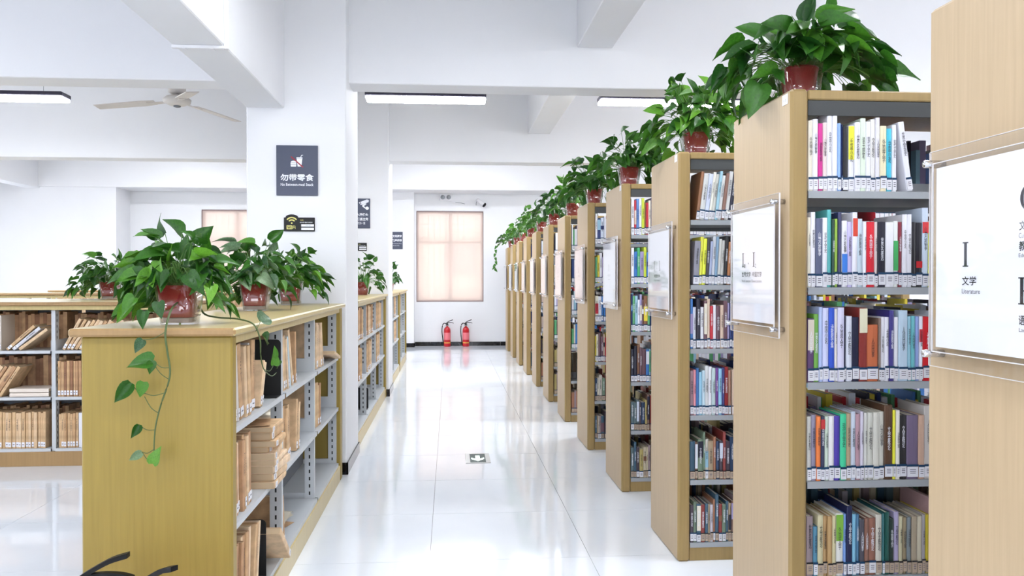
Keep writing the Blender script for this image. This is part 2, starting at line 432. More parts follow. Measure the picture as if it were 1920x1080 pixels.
for x, y in ((-6.8, 7.9), (4.4, 7.66), (-.2, 3.4), (2.4, 3.4), (-4.3, 3.4), (-7.2, 3.4), (4.6, 3.4), (-.2, 11.0), (2.2, 11.0), (4.4, 11.0), (-.2, 12.9), (1.6, 12.9), (-4.3, 12.9), (-6.4, 12.9), (4.0, 12.9), (.2, 14.6), (-4.8, 14.6), (-4.3, 11.0), (-6.8, 11.0), (-.2, 0), (2.4, 0), (-4.3, 0), (-4.3, -3), (0, -3), (4.6, 0)):  # far rows behind the beams are added out of view to brighten the back wall
    led(x - .6, x + .6, y, 3.72 if y > 14 else 3.3 if y > 12 else 3.12 if y > 9 else 3.2, 'added black-rimmed LED light hidden above the beams or behind the camera', G)

# ceiling fan
t = thing('ceiling_fan', 'ivory three-blade ceiling fan hanging left of the white column', 'fan', (-2.42, 7.35, 2.985))
MB().mat(M['blade']).lathe([(.03, -.045), (.07, -.04), (.115, -.018), (.12, .01), (.09, .035), (.04, .045)], 24).build('motor', t, True)
MB().mat(M['blade']).tube([(0, 0, .045), (0, 0, ZC - 2.985 - .06)], .014, 10).build('down_rod', t)
MB().mat(M['blade']).lathe([(.05, .06), (.075, .075), (.075, .115), (.06, .12)], 20).build('canopy', t, True)
MB().mat(M['steel_d']).lathe([(.012, -.06), (.03, -.055), (.032, -.0455)], 16).build('cap', t, True)
for a in (178, 58, -62):
    Tm = Matrix.Rotation(R(a), 4, 'Z') @ Matrix.Rotation(R(5), 4, 'Y') @ Matrix.Rotation(R(8), 4, 'X')
    b = MB().mat(M['blade'])
    b.prism([(.19, -.05), (.30, -.065), (.70, -.055), (.71, .05), (.30, .06), (.19, .045)], -.003, .004, Tm)
    bo = b.build('blade', t)
    MB().mat(M['blade']).prism([(.10, -.018), (.26, -.03), (.26, .03), (.10, .018)], -.009, -.0035, Tm).build('bracket', bo)

# things on the back wall above the window
t = thing('emergency_light', 'white twin-lamp emergency light box on back wall above the window', 'light', (-0.08, YB, 3.03))
MB().mat(M['white_pl']).cbox(-.13, .13, -.06, -.001, .02, .17, .008).build('case', t)
for x in (-.065, .06): MB().mat(M['steel']).lathe([(.02, 0), (.045, .03), (.047, .035)], 16, Matrix.Translation((x, -.062, .09)) @ Matrix.Rotation(R(90), 4, 'X')).build('lamp', t, True)
MB().mat(M['white_pl']).cbox(.11, .20, -.02, -.001, -.03, .02, .003).build('socket', t)
MB().mat(M['steel_d']).tube(cr_spline([(.19, -.012, -.01), (.28, -.012, -.015), (.36, -.012, -.03), (.40, -.012, -.04)]), .004, 5).build('cord', t)
t = thing('security_camera', 'small white bullet security camera on back wall at right window corner', 'camera', (0.64, YB, 3.02))
MB().mat(M['white_pl']).lathe([(.035, 0), (.035, .012), (.012, .02)], 14, Matrix.Translation((-.04, -.001, .05)) @ Matrix.Rotation(R(90), 4, 'X')).build('mount', t, True)
MB().mat(M['white_pl']).tube([(-.04, -.02, .05), (-.03, -.10, .02)], .010, 8).build('arm', t)
TT = Matrix.Translation((-.06, -.12, .050)) @ Matrix.Rotation(R(128), 4, 'Y')
MB().mat(M['white_pl']).lathe([(.022, -.02), (.036, 0), (.042, .16)], 16, TT).build('body', t, True)
MB().mat(M['black']).lathe([(.042, .161), (.050, .170), (.046, .20), (.01, .21)], 16, TT).build('lens_hood', t, True)
MB().mat(M['black']).tube(cr_spline([(-.05, -.03, .05), (-.08, -.03, .0), (-.085, -.03, -.06)]), .004, 5).build('cord', t)

# ------------------------------------------------------------------ wall signs
def plate(name, label, x, y, z, w_, h_, mat, cat='sign'):
    t = thing(name, label, cat, (x, y, z))
    MB().mat(mat).cbox(-w_ / 2, w_ / 2, -.011, -.001, 0, h_, .002).build('plate', t); return t
t = plate('wall_sign', 'slate sign with crossed-out burger and drink on the nearest white column', -1.0765, 5.78, 1.987, .289, .355, M['navy'])
yy = -.0116
sg = MB().mat(M['signw'])
def disc_poly(cx, cz, rx, rz, a0, a1, n=10): return [(cx + rx * math.cos(R(a0 + (a1 - a0) * i / n)), cz + rz * math.sin(R(a0 + (a1 - a0) * i / n))) for i in range(n + 1)]
FT = Matrix.Translation((0, yy, 0)) @ Matrix.Rotation(R(90), 4, 'X')    # poly xy -> x z plane facing -y
def flat(mb, poly, T=None): mb.prism(poly, 0, .0006, (T or FT)); return mb
flat(sg, disc_poly(-.025, .232, .020, .014, 0, 180)); flat(sg, [(-.045, .219), (-.005, .219), (-.005, .229), (-.045, .229)])
flat(sg, [(-.043, .204), (-.007, .204), (-.005, .216), (-.045, .216)])
flat(sg, [(.004, .205), (.030, .205), (.037, .262), (-.003, .262)]); flat(sg, [(-.005, .264), (.039, .264), (.037, .270), (-.003, .270)])
flat(sg, [(.022, .270), (.026, .270), (.034, .283), (.042, .284), (.042, .288), (.031, .287)])
sg.build('pictogram', t)
rb = MB().mat(M['signr']); T2 = Matrix.Translation((0, yy - .0008, 0)) @ Matrix.Rotation(R(90), 4, 'X')
rb.prism([(-.045, .272), (-.039, .278), (.045, .203), (.039, .197)], 0, .0005, T2); rb.build('red_bar', t)
put_text('lettering', '勿带零食', M['signw'], t, 0, yy - .0005, .128, .232, .050, weight=.025)
put_text('lettering', 'No Between-meal Snack', M['signw'], t, 0, yy - .0005, .078, .228, .022, weight=.008)
def wifi(x, y, z, w_, label):
    k = w_ / .215; t = plate('wifi_sign', label, x, y, z, .215 * k, .098 * k, M['blackp'])
    MB().mat(M['blackp']).prism(disc_poly(-.052 * k, .098 * k, .044 * k, .022 * k, 0, 180), 0, .010, Matrix.Translation((0, -.001, 0)) @ Matrix.Rotation(R(90), 4, 'X')).build('crest', t)
    m = MB().mat(M['gold']); cx, cz = -.052 * k, .056 * k
    for r0, r1 in ((.020, .029), (.037, .046)):
        a = disc_poly(cx, cz, r1 * k, r1 * k, 38, 142, 8); b_ = disc_poly(cx, cz, r0 * k, r0 * k, 142, 38, 8)
        n = len(a)
        for i in range(n - 1): flat(m, [a[i], a[i + 1], b_[n - 2 - i], b_[n - 1 - i]])
    flat(m, disc_poly(cx, cz + .002, .006 * k, .006 * k, 0, 330, 9))
    flat(m, [(-.088 * k, .014 * k), (-.050 * k, .014 * k), (-.050 * k, .042 * k), (-.088 * k, .042 * k)])
    m.build('symbol', t)
    put_text('lettering', 'Wi', M['blackp'], t, -.069 * k, yy - .0012, .028 * k, .030 * k, .020 * k, weight=.02)
    put_text('lettering', 'Fi', M['gold'], t, -.036 * k, yy - .0005, .028 * k, .020 * k, .024 * k, weight=.01)
    put_text('lettering', '本区域已覆盖无线网络', M['signw'], t, .048 * k, yy - .0005, .063 * k, .088 * k, .009 * k)
    put_text('lettering', 'WiFi', M['gold'], t, .018 * k, yy - .0005, .079 * k, .024 * k, .009 * k)
    for zz in (.034, .010):
        MB().mat(M['signw']).box(.014 * k, .102 * k, yy - .0006, yy, zz * k, (zz + .016) * k).build('name_strip', t)
    put_text('lettering', 'Library', M['inkg'], t, .062 * k, yy - .0012, .042 * k, .035 * k, .008 * k)
    return t
wifi(-1.0625, 5.78, 1.734, .215, 'black and gold wireless network sign below the snack sign on nearest column')
t = plate('wall_sign', 'slate sign with a white security camera picture on the second column', -1.085, 9.62, 2.003, .285, .353, M['navy'])
m = MB().mat(M['signw'])
flat(m, [(.01, .305), (.105, .342), (.128, .335), (.125, .310), (.035, .275)]); flat(m, [(.05, .278), (.095, .296), (.10, .288), (.07, .262), (.095, .240), (.088, .232), (.052, .256)])
flat(m, disc_poly(.108, .238, .020, .020, 0, 330, 10)); m.build('pictogram', t)
MB().mat(M['inkg']).prism([(.022, .303), (.034, .308), (.04, .292), (.032, .285)], 0, .0004, T2).build('lens', t)
put_text('lettering', '您已进入摄像头', M['signw'], t, 0, yy - .0005, .162, .24, .036, weight=.02)
put_text('lettering', '监控区域请注意', M['signw'], t, 0, yy - .0005, .108, .24, .036, weight=.02)
put_text('lettering', '保持安静  行为一致', M['signw'], t, -.01, yy - .0005, .06, .19, .030, weight=.01)
wifi(-1.085, 9.62, 1.737, .205, 'small black and white network sign below the camera sign on second column')
t = plate('wall_sign', 'slate text sign on the far white column left of window', -1.08, 16.62, 2.025, .225, .355, M['navy'])
put_text('lettering', '文明阅览', M['signw'], t, 0, yy - .0005, .265, .19, .052, weight=.025)
put_text('lettering', '轻声细语', M['signw'], t, 0, yy - .0005, .180, .19, .052, weight=.025)
put_text('lettering', 'Read Quietly Please', M['signw'], t, 0, yy - .0005, .11, .185, .022)
put_text('lettering', 'Speak Softly', M['signw'], t, -.02, yy - .0005, .07, .13, .022)

# ------------------------------------------------------------------ fire extinguishers
def extinguisher(x, y, rz, label, group):
    t = thing('fire_extinguisher', label, 'extinguisher', (x, y, 0), rz, group)
    b = MB().mat(M['red']).lathe([(.060, 0), (.068, .006), (.070, .02), (.070, .335), (.064, .372), (.045, .398), (.025, .410), (.022, .425)], 24).build('cylinder', t, True)
    MB().mat(M['redlab']).lathe([(.0706, .14), (.0706, .29)], 24, None, False).build('paper_label', t, True)
    MB().mat(M['yel']).lathe([(.0708, .070), (.0708, .088)], 24, None, False).build('band', t, True)
    v = MB().mat(M['steel_b']).lathe([(.019, .425), (.026, .432), (.028, .440), (.028, .472), (.018, .482), (.018, .498)], 16).build('valve', t, True)
    MB().mat(M['black']).lathe([(.004, 0), (.019, .001), (.019, .010), (.004, .011)], 16, Matrix.Translation((-.002, -.022, .470)) @ Matrix.Rotation(R(90), 4, 'X')).build('gauge', v, True)
    h = MB().mat(M['black'])
    pr = cr_spline([(-.020, 0, .488), (.02, 0, .512), (.07, 0, .538), (.12, 0, .553)], 4)
    for i in range(len(pr) - 1):
        a, c = pr[i], pr[i + 1]; h.add([(a.x, -.012, a.z - .004), (a.x, .012, a.z - .004), (c.x, .012, c.z - .004), (c.x, -.012, c.z - .004), (a.x, -.012, a.z + .011), (a.x, .012, a.z + .011), (c.x, .012, c.z + .011), (c.x, -.012, c.z + .011)], [(0, 1, 2, 3), (7, 6, 5, 4), (0, 4, 5, 1), (2, 6, 7, 3), (0, 3, 7, 4), (1, 5, 6, 2)])
    h.build('lever', t)
    h = MB().mat(M['black'])
    pr = cr_spline([(.000, 0, .490), (.05, 0, .494), (.10, 0, .490), (.135, 0, .480)], 4)
    for i in range(len(pr) - 1):
        a, c = pr[i], pr[i + 1]; h.add([(a.x, -.010, a.z), (a.x, .010, a.z), (c.x, .010, c.z), (c.x, -.010, c.z), (a.x, -.010, a.z + .012), (a.x, .010, a.z + .012), (c.x, .010, c.z + .012), (c.x, -.010, c.z + .012)], [(0, 1, 2, 3), (7, 6, 5, 4), (0, 4, 5, 1), (2, 6, 7, 3), (0, 3, 7, 4), (1, 5, 6, 2)])
    h.build('carry_handle', t)
    MB().mat(M['black']).tube(cr_spline([(-.018, 0, .475), (-.065, -.005, .484), (-.10, -.01, .43), (-.108, -.01, .30), (-.092, -.01, .15), (-.084, -.01, .09)], 6), .009, 8).build('hose', t, True)
    MB().mat(M['black']).lathe([(.010, 0), (.014, .05), (.013, .052)], 10, Matrix.Translation((-.084, -.01, .04))).build('nozzle', t, True)
    pin = MB().mat(M['chrome']).tube(cr_spline([(.02, -.012, .487), (.022, -.03, .495), (.022, -.036, .478), (.02, -.026, .468), (.02, -.012, .487)], 4), .002, 5).build('pull_ring', t)
    return t
G = 'fire extinguishers'
extinguisher(-.055, 16.76, 0, 'left one of two red fire extinguishers standing against the back wall', G)
extinguisher(.335, 16.76, 0, 'right one of two red fire extinguishers standing against the back wall', G)
extinguisher(-1.092, 2.50, 0, 'left fire extinguisher in the foreground, black lever raised, before yellow end panel', G)
extinguisher(-.892, 2.44, R(-35), 'right fire extinguisher in the foreground, lower, before yellow end panel', G)

# floor exit marker
t = thing('floor_exit_marker', 'steel-framed exit marker with lit arrow set into the white floor', 'exit marker', (.215, 6.215, 0))
m = MB().mat(M['steel_b'])
m.box(-.095, .095, -.165, -.15, .0003, .004); m.box(-.095, .095, .15, .165, .0003, .004); m.box(-.095, -.060, -.15, .15, .0003, .004); m.box(.060, .095, -.15, .15, .0003, .004)
m.build('frame', t)
MB().mat(M['glyph_bg']).box(-.060, .060, -.15, .15, .0003, .003).build('panel', t)
g = MB().mat(M['glyph'])
g.prism([(-.017, .09), (-.017, -.02), (-.05, .02), (-.05, -.03), (0, -.10), (.05, -.03), (.05, .02), (.017, -.02), (.017, .09)], .0031, .0036); g.build('arrow', t)

# ------------------------------------------------------------------ books
ONE = ['first', 'second', 'third', 'fourth', 'fifth', 'sixth', 'seventh', 'eighth', 'ninth', 'tenth', 'eleventh', 'twelfth', 'thirteenth', 'fourteenth', 'fifteenth', 'sixteenth', 'seventeenth', 'eighteenth', 'nineteenth', 'twentieth']
def ordinal(i):
    if i < 20: return ONE[i]
    tn = ['twenty', 'thirty', 'forty'][(i + 1) // 10 - 2]; r = (i + 1) % 10
    return {'twenty': 'twentieth', 'thirty': 'thirtieth', 'forty': 'fortieth'}[tn] if r == 0 else tn + '-' + ONE[r - 1]
def book_cover_mb(w_, h_, d_, mat, t=.0018, bulge=.0015):
    mb = MB().mat(mat); x = w_ / 2; t = min(t, w_ * .2)
    poly = [(-x, d_), (-x, .003), (-x + min(.002, x * .4), .0004), (0, -bulge), (x - min(.002, x * .4), .0004), (x, .003), (x, d_), (x - t, d_), (x - t, t + .002), (-x + t, t + .002), (-x + t, d_)]
    return mb.prism(list(reversed(poly)) if False else poly[::1], 0, h_)
TITLES = ['现代文学史', '世界名著选', '中国小说', '诗歌散文集', '文学概论', '长篇小说', '外国文学', '人间四季', '山河故事', '读书随笔']
def make_book(name, w_, h_, d_, col, root, title=None, band=None, label=True, old=False, cover=None, lab_mat=None, tilt=0, lift=0):
    """root: tagged by caller; returns the top-level cover mesh with its parts"""
    cm = cover or colmat(col)
    b = book_cover_mb(w_, h_, d_, cm).build(name)
    t = min(.0018, w_ * .2)
    MB().mat(M['pages_old' if old else 'pages']).box(-w_ / 2 + t, w_ / 2 - t, t + .002, d_ - .004, .002, h_ - .003).build('pages', b)
    if band:                                                    # second colour on the spine: (colour, z0 fraction, z1 fraction)
        c2, f0, f1 = band
        MB().mat(colmat(c2)).box(-w_ / 2 + .0004, w_ / 2 - .0004, -.0021, -.0006, h_ * f0, h_ * f1).build('spine_band', b)
    if label:
        m = MB(); lw = w_ / 2 - .0008; jz = rnd.uniform(-.003, .004)
        m.mat(lab_mat or M['lab']).box(-lw, lw, -.0028, -.0014, .006 + jz, .040 + jz)
        m.mat(M['labdk'] if old or lab_mat else M['tape']).box(-w_ / 2, w_ / 2, -.0030, -.0014, .0405 + jz, (.0455 if (old or lab_mat) else .0475) + jz)
        m.mat(M['inkg']).box(-lw * .55, lw * .55, -.0031, -.0028, .024 + jz, .0262 + jz); m.box(-lw * .5, lw * .5, -.0031, -.0028, .0175 + jz, .0197 + jz); m.box(-lw * .55, lw * .55, -.0031, -.0028, .030 + jz, .0322 + jz)
        m.build('call_label', b)
    if title and w_ > .009:
        s, mat = title
        hh = h_ * rnd.uniform(.32, .52); tw = min(w_ * .5, .010); z = .055 + (h_ - .065) * rnd.uniform(.45, .62)
        obj('title', text_mesh(s, mat, True), b, (0, -.0026, z), (R(90), 0, 0), (tw, min(hh, tw * 8), 1))
    return b
def cname(c):
    r, g, b = c; mx, mn = max(c), min(c)
    if mx < 60: return 'black'
    if mx - mn < 22: return 'white' if mn > 205 else 'pale grey' if mn > 160 else 'grey' if mn > 95 else 'dark grey'
    import colorsys
    h, s, v = colorsys.rgb_to_hsv(r / 255, g / 255, b / 255); h *= 360
    if v > .86 and s < .2: return 'cream' if 20 < h < 75 else 'pale blue' if 180 < h < 240 else 'pale lilac' if h >= 240 else 'pale green' if 75 <= h <= 180 else 'pale pink'
    if h < 15 or h > 345: nm = 'red'
    elif h < 45: nm = 'orange' if s > .65 and v > .7 else 'tan' if v > .6 else 'brown'
    elif h < 70: nm = 'yellow' if s > .4 else 'beige'
    elif h < 160: nm = 'green'
    elif h < 195: nm = 'teal'
    elif h < 250: nm = 'blue'
    elif h < 290: nm = 'purple'
    else: nm = 'pink'
    if v < .4: nm = 'dark ' + nm
    elif v > .8 and s < .4: nm = 'light ' + nm
    return nm
WH = (236, 236, 244); CR = (228, 222, 204)
# (crop px start, end, top, colour, optional band) measured rows of the nearest case
K1 = 1.87 / 2.7 / 1000; K5 = 1.87 / 4.91 / 1000
ROW1 = (525, K1, [(48, 72, 190, CR), (72, 98, 182, WH), (98, 122, 203, (206, 40, 140)), (122, 145, 198, (226, 212, 208)), (145, 171, 150, WH), (171, 196, 152, WH), (196, 215, 200, (140, 176, 226)), (215, 223, 205, (26, 40, 88)), (223, 252, 215, (30, 30, 36)), (252, 282, 210, WH, ((230, 226, 60), .48, .99)), (282, 312, 195, WH), (312, 340, 175, (222, 236, 216)), (340, 365, 190, WH), (365, 390, 178, (232, 230, 226)), (390, 412, 170, (228, 226, 234)), (412, 445, 210, (236, 226, 190)), (445, 473, 222, (70, 190, 216)), (473, 496, 205, WH)])
ROW2 = (1005, K1, [(48, 65, 670, CR), (65, 88, 645, WH), (88, 122, 675, (92, 98, 126)), (122, 147, 672, WH), (147, 170, 632, (88, 178, 178)), (170, 185, 680, (24, 66, 50)), (185, 202, 676, (150, 190, 60)), (202, 222, 645, (50, 52, 92)), (222, 250, 685, WH, ((66, 130, 222), .22, .5)), (250, 275, 690, (200, 192, 232)), (275, 300, 645, WH, ((208, 70, 50), .68, .92)), (300, 328, 675, (204, 220, 232)), (328, 345, 690, WH), (345, 385, 690, (214, 30, 50)), (385, 403, 690, (216, 202, 200)), (403, 441, 690, (26, 26, 44)), (441, 483, 692, WH), (483, 508, 685, (236, 240, 236), ((70, 170, 96), .25, .7)), (508, 528, 690, (130, 32, 52)), (528, 552, 653, WH), (552, 578, 653, WH), (578, 600, 690, (28, 26, 34)), (600, 632, 692, (26, 24, 34), ((200, 30, 40), .3, .4)), (632, 664, 620, (206, 220, 238), ((214, 60, 66), .68, .82)), (664, 684, 690, (224, 226, 100)), (684, 706, 680, WH)])
ROW3 = (505, K1, [(42, 75, 200, (90, 64, 104), ((216, 206, 190), .5, .98)), (75, 101, 180, (112, 170, 72)), (101, 120, 145, (170, 186, 226)), (120, 150, 150, (206, 210, 240)), (150, 180, 150, (46, 84, 196)), (180, 195, 155, (220, 214, 206)), (195, 228, 148, (216, 214, 240)), (228, 240, 190, (34, 32, 66)), (240, 270, 190, (222, 226, 240)), (270, 305, 195, (22, 24, 54)), (305, 346, 150, (136, 48, 42), ((228, 224, 196), .66, .99)), (346, 402, 232, (196, 108, 70)), (402, 415, 200, (120, 100, 88)), (415, 436, 195, WH), (436, 458, 195, (232, 232, 240)), (458, 482, 163, (58, 50, 128)), (482, 505, 195, WH), (505, 550, 163, (192, 214, 232)), (550, 570, 192, (150, 196, 214)), (570, 592, 190, (104, 182, 190)), (592, 612, 192, (140, 160, 214)), (612, 632, 192, WH, ((204, 60, 70), .6, .8)), (632, 681, 195, (206, 22, 34)), (681, 708, 190, WH)])
ROW4 = (990, K1, [(38, 60, 680, (196, 196, 190)), (60, 85, 672, (140, 134, 156)), (85, 108, 680, (226, 120, 56)), (108, 130, 680, (36, 42, 78), ((190, 60, 60), .8, .95)), (130, 150, 682, (200, 216, 200)), (150, 177, 680, (228, 226, 228)), (177, 207, 680, (76, 60, 160)), (207, 238, 670, (66, 200, 150)), (238, 262, 668, (170, 150, 120)), (262, 286, 660, (196, 206, 222)), (286, 310, 672, (176, 140, 150)), (310, 328, 660, (206, 200, 216)), (328, 345, 665, (196, 196, 190)), (345, 374, 664, (206, 206, 196)), (374, 404, 664, (212, 210, 200)), (404, 432, 662, (206, 204, 194)), (432, 474, 630, (88, 62, 44)), (474, 490, 655, (226, 222, 50)), (490, 510, 655, (226, 222, 214)), (510, 545, 680, (38, 36, 38)), (545, 604, 680, (114, 100, 126)), (604, 635, 680, (196, 162, 140)), (635, 680, 635, (196, 190, 186)), (680, 708, 655, (160, 156, 206))])
ROW5 = (980, K5, [(58, 120, 450, (146, 130, 134)), (120, 160, 540, (78, 130, 156)), (160, 210, 440, (200, 192, 156)), (210, 252, 452, (176, 142, 96)), (252, 295, 452, (180, 146, 98)), (295, 330, 450, (200, 190, 150)), (330, 398, 432, (226, 226, 222), ((126, 178, 70), .56, .98)), (398, 430, 440, (112, 146, 206)), (430, 480, 370, (22, 28, 70)), (480, 515, 440, (120, 178, 206)), (515, 550, 445, (70, 116, 150)), (550, 595, 490, (72, 70, 80)), (595, 635, 480, (134, 94, 78)), (635, 700, 478, (142, 98, 82)), (700, 756, 450, (206, 202, 190)), (756, 780, 440, (34, 96, 100)), (780, 826, 432, (24, 82, 74)), (826, 870, 490, (22, 44, 38)), (870, 915, 430, (166, 158, 190)), (915, 950, 470, (190, 184, 150)), (950, 990, 480, (146, 132, 104)), (990, 1032, 480, (122, 132, 136)), (1032, 1082, 470, (166, 152, 130)), (1082, 1126, 470, (190, 182, 160)), (1126, 1160, 460, (160, 154, 156)), (1160, 1200, 460, (196, 176, 50)), (1200, 1240, 310, (168, 136, 136)), (1240, 1286, 370, (36, 30, 40), ((180, 30, 44), .3, .65))])
LEVZ = [1.685, 1.365, 1.05, 0.72, 0.40, 0.09]
LEVN = ['top', 'second', 'third', 'fourth', 'fifth', 'bottom']
XS, Y1c, SP, DEP, TH = 1.119, 2.557, 1.296, 0.537, 2.02
BX0 = XS + .062                                                # left inner edge of the shelves
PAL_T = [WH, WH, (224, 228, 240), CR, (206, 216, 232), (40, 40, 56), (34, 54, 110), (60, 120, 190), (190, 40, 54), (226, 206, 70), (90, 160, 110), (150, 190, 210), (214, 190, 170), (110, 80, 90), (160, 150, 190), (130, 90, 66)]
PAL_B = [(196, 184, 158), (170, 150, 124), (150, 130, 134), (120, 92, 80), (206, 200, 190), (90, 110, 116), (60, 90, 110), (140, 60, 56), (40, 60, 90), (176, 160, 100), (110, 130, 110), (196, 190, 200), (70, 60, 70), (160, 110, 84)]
G_BOOK = 'library books facing the aisles in the tall bookcases'
def dims_title(c, i):
    lum = sum(c) / 3
    return (TITLES[i % len(TITLES)], M['ink'] if lum > 120 else M['signw'])
rows1 = [ROW1, ROW2, ROW3, ROW4, ROW5]
CASEN = {1: 'nearest fully visible tall bookcase', 2: 'second tall bookcase', 3: 'third tall bookcase', 4: 'fourth tall bookcase'}
def place_row(items, case, lev, y0, xstart):
    """items: (width, height, depth, colour, band, tilt)"""
    x = xstart; n = 0
    for (w_, h_, d_, c, band, tilt) in items:
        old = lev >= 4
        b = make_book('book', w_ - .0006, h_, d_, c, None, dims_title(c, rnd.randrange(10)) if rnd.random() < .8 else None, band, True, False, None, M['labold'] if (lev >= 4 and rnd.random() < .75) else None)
        rise = 0; adv = w_
        if tilt:
            a = R(tilt); b.rotation_euler = (0, -a, 0); rise = (w_ / 2) * math.sin(a) if a > 0 else (w_ / 2) * math.sin(-a)
        b.location = (x + w_ / 2, y0 + .012 + rnd.uniform(0, .006), LEVZ[lev] + .0008 + rise)
        x += adv * (1 / math.cos(R(tilt)) if tilt else 1)
        tag(b, '%s book, %s from left, %s shelf, %s' % (cname(c), ordinal(n), LEVN[lev], CASEN[case]), 'book', G_BOOK)
        n += 1
    return x
ENDX = {}
for lev, (bot, k, its) in enumerate(rows1):
    sh = 1.0
    items = []
    for it in its:
        a, b_, top, c = it[:4]; items.append(((b_ - a) * k * .985, (bot - top) * k * 1.0, rnd.uniform(.15, .185), c, it[4] if len(it) > 4 else None, 0))
    xe = place_row(items, 1, lev, Y1c, BX0 + .003)
    if lev == 0:                                               # the last one leans against the row
        h_ = .232; b = make_book('book', .020, h_, .17, WH, None, ('世界文学简史', M['ink']))
        b.rotation_euler = (0, R(-8), 0); b.location = (xe + .010 + h_ * math.sin(R(8)) + .004, Y1c + .012, LEVZ[0] + .0035)
        tag(b, 'white book leaning left at the end of top row, nearest fully visible bookcase', 'book', G_BOOK)
        ENDX[(1, 0)] = 9
    else: ENDX[(1, lev)] = xe
def rand_items(width, lev, seed, lean=0.0):
    r = random.Random(seed); out = []; x = 0
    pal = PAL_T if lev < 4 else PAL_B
    while True:
        w_ = r.choice((.011, .014, .016, .018, .021, .026)); c = r.choice(pal)
        if x + w_ > width: break
        band = None
        if r.random() < .22: band = (r.choice(PAL_T), r.choice((.3, .55)), r.choice((.7, .95)))
        h_ = r.choice((.205, .21, .215, .225, .235, .245)) if lev < 4 else r.choice((.185, .19, .2, .21, .235))
        out.append((w_, h_, r.uniform(.145, .18), c, band, lean)); x += w_
    return out
R2A = {1: [(.030, (146, 146, 158)), (.014, (224, 222, 80)), (.018, (226, 232, 70)), (.016, (60, 56, 60)), (.014, (160, 170, 200)), (.016, (200, 204, 212)), (.014, (120, 150, 176)), (.016, (206, 206, 200)), (.016, (190, 190, 186)), (.016, (30, 30, 34)), (.016, (170, 112, 70)), (.014, (60, 40, 34))],
       0: [(.016, (140, 96, 66)), (.026, (206, 208, 206)), (.020, (196, 204, 226)), (.014, (224, 222, 210)), (.018, (206, 206, 198)), (.014, (150, 190, 206)), (.018, (228, 228, 226)), (.016, (130, 96, 84)), (.020, (214, 214, 212)), (.018, (40, 42, 60)), (.016, (226, 226, 226)), (.014, (150, 140, 150))],
       3: [(.018, (150, 120, 130)), (.013, (230, 150, 160)), (.014, (60, 110, 170)), (.016, (150, 200, 226)), (.015, (190, 214, 226)), (.018, (210, 212, 214)), (.016, WH), (.018, (190, 210, 212)), (.014, (110, 60, 140)), (.018, (150, 200, 230)), (.014, (60, 60, 120)), (.020, (150, 40, 44)), (.014, (170, 130, 110))]}
WID = {2: .235, 3: .135, 4: .085}
for case in (2, 3, 4):
    yc = Y1c + SP * (case - 1)
    for lev in range(6):
        if case == 2 and lev in R2A:
            r = random.Random(lev); items = [(w_, r.uniform(.212, .245), r.uniform(.15, .18), c, None, -7 if lev == 0 else (-3 if lev == 1 else 0)) for w_, c in R2A[lev]]
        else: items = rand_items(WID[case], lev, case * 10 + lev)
        xs = BX0 + .003 + (.026 if (case == 2 and lev == 0) else .012 if (case == 2 and lev == 1) else 0)
        if case == 3 and lev in (0, 1):                       # green and yellow spines
            items[0] = (.02, .235, .16, WH, None, 0); items[2] = (.018, .235, .16, (90, 130, 190) if lev == 0 else (70, 170, 110), None, 0); items[4 if len(items) > 4 else 3] = (.018, .24, .16, (200, 214, 60), None, 0)
        ENDX[(case, lev)] = place_row(items, case, lev, yc, xs)
# everything else on those shelves: one joined object
bulk = MB(); LAST = 3.0
pal_mats = {}
def bulk_row(x0, x1, y, dirn, z, lev, r, hmax=.25):
    x = x0; pal = PAL_T if lev < 4 else PAL_B
    while x < x1 - .03:
        if r.random() < .012: x += r.uniform(.03, .09); continue
        w_ = r.uniform(.011, .028); h_ = min(hmax, r.uniform(.19, .245)); d_ = r.uniform(.14, .18); c = r.choice(pal)
        ya, yb = (y, y + d_) if dirn > 0 else (y - d_, y)
        bulk.mat(colmat(c)).box(x, x + w_ - .0008, ya, yb, z + .001, z + h_, None, ('b', 't'))
        bulk.mat(M['pages']).add([(x, ya, z + h_ - .002), (x + w_ - .0008, ya, z + h_ - .002), (x + w_ - .0008, yb, z + h_ - .002), (x, yb, z + h_ - .002)], [(0, 1, 2, 3)])
        yl = ya - .001 if dirn > 0 else yb + .001
        q = [(x + .001, yl, z + .006), (x + w_ - .002, yl, z + .006), (x + w_ - .002, yl, z + .04), (x + .001, yl, z + .04)]
        bulk.mat(M['lab'] if lev < 4 else M['labold']).add(q, [(0, 1, 2, 3) if dirn > 0 else (3, 2, 1, 0)])
        q = [(x, yl, z + .041), (x + w_, yl, z + .041), (x + w_, yl, z + .048), (x, yl, z + .048)]
        bulk.mat(M['tape']).add(q, [(0, 1, 2, 3) if dirn > 0 else (3, 2, 1, 0)])
        x += w_
rb_ = random.Random(5)
for case in range(0, 12):
    yc = Y1c + SP * (case - 1)
    for lev in range(6):
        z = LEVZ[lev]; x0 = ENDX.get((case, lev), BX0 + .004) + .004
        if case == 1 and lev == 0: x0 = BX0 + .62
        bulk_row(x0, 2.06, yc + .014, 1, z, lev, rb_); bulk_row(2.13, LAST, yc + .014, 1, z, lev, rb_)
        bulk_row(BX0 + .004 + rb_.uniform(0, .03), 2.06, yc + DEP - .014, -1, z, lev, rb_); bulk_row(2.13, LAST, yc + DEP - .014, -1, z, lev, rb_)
o = bulk.build('shelved_books'); tag(o, 'rows of mixed library books deeper in and behind on the tall shelves', 'books', None, 'stuff')

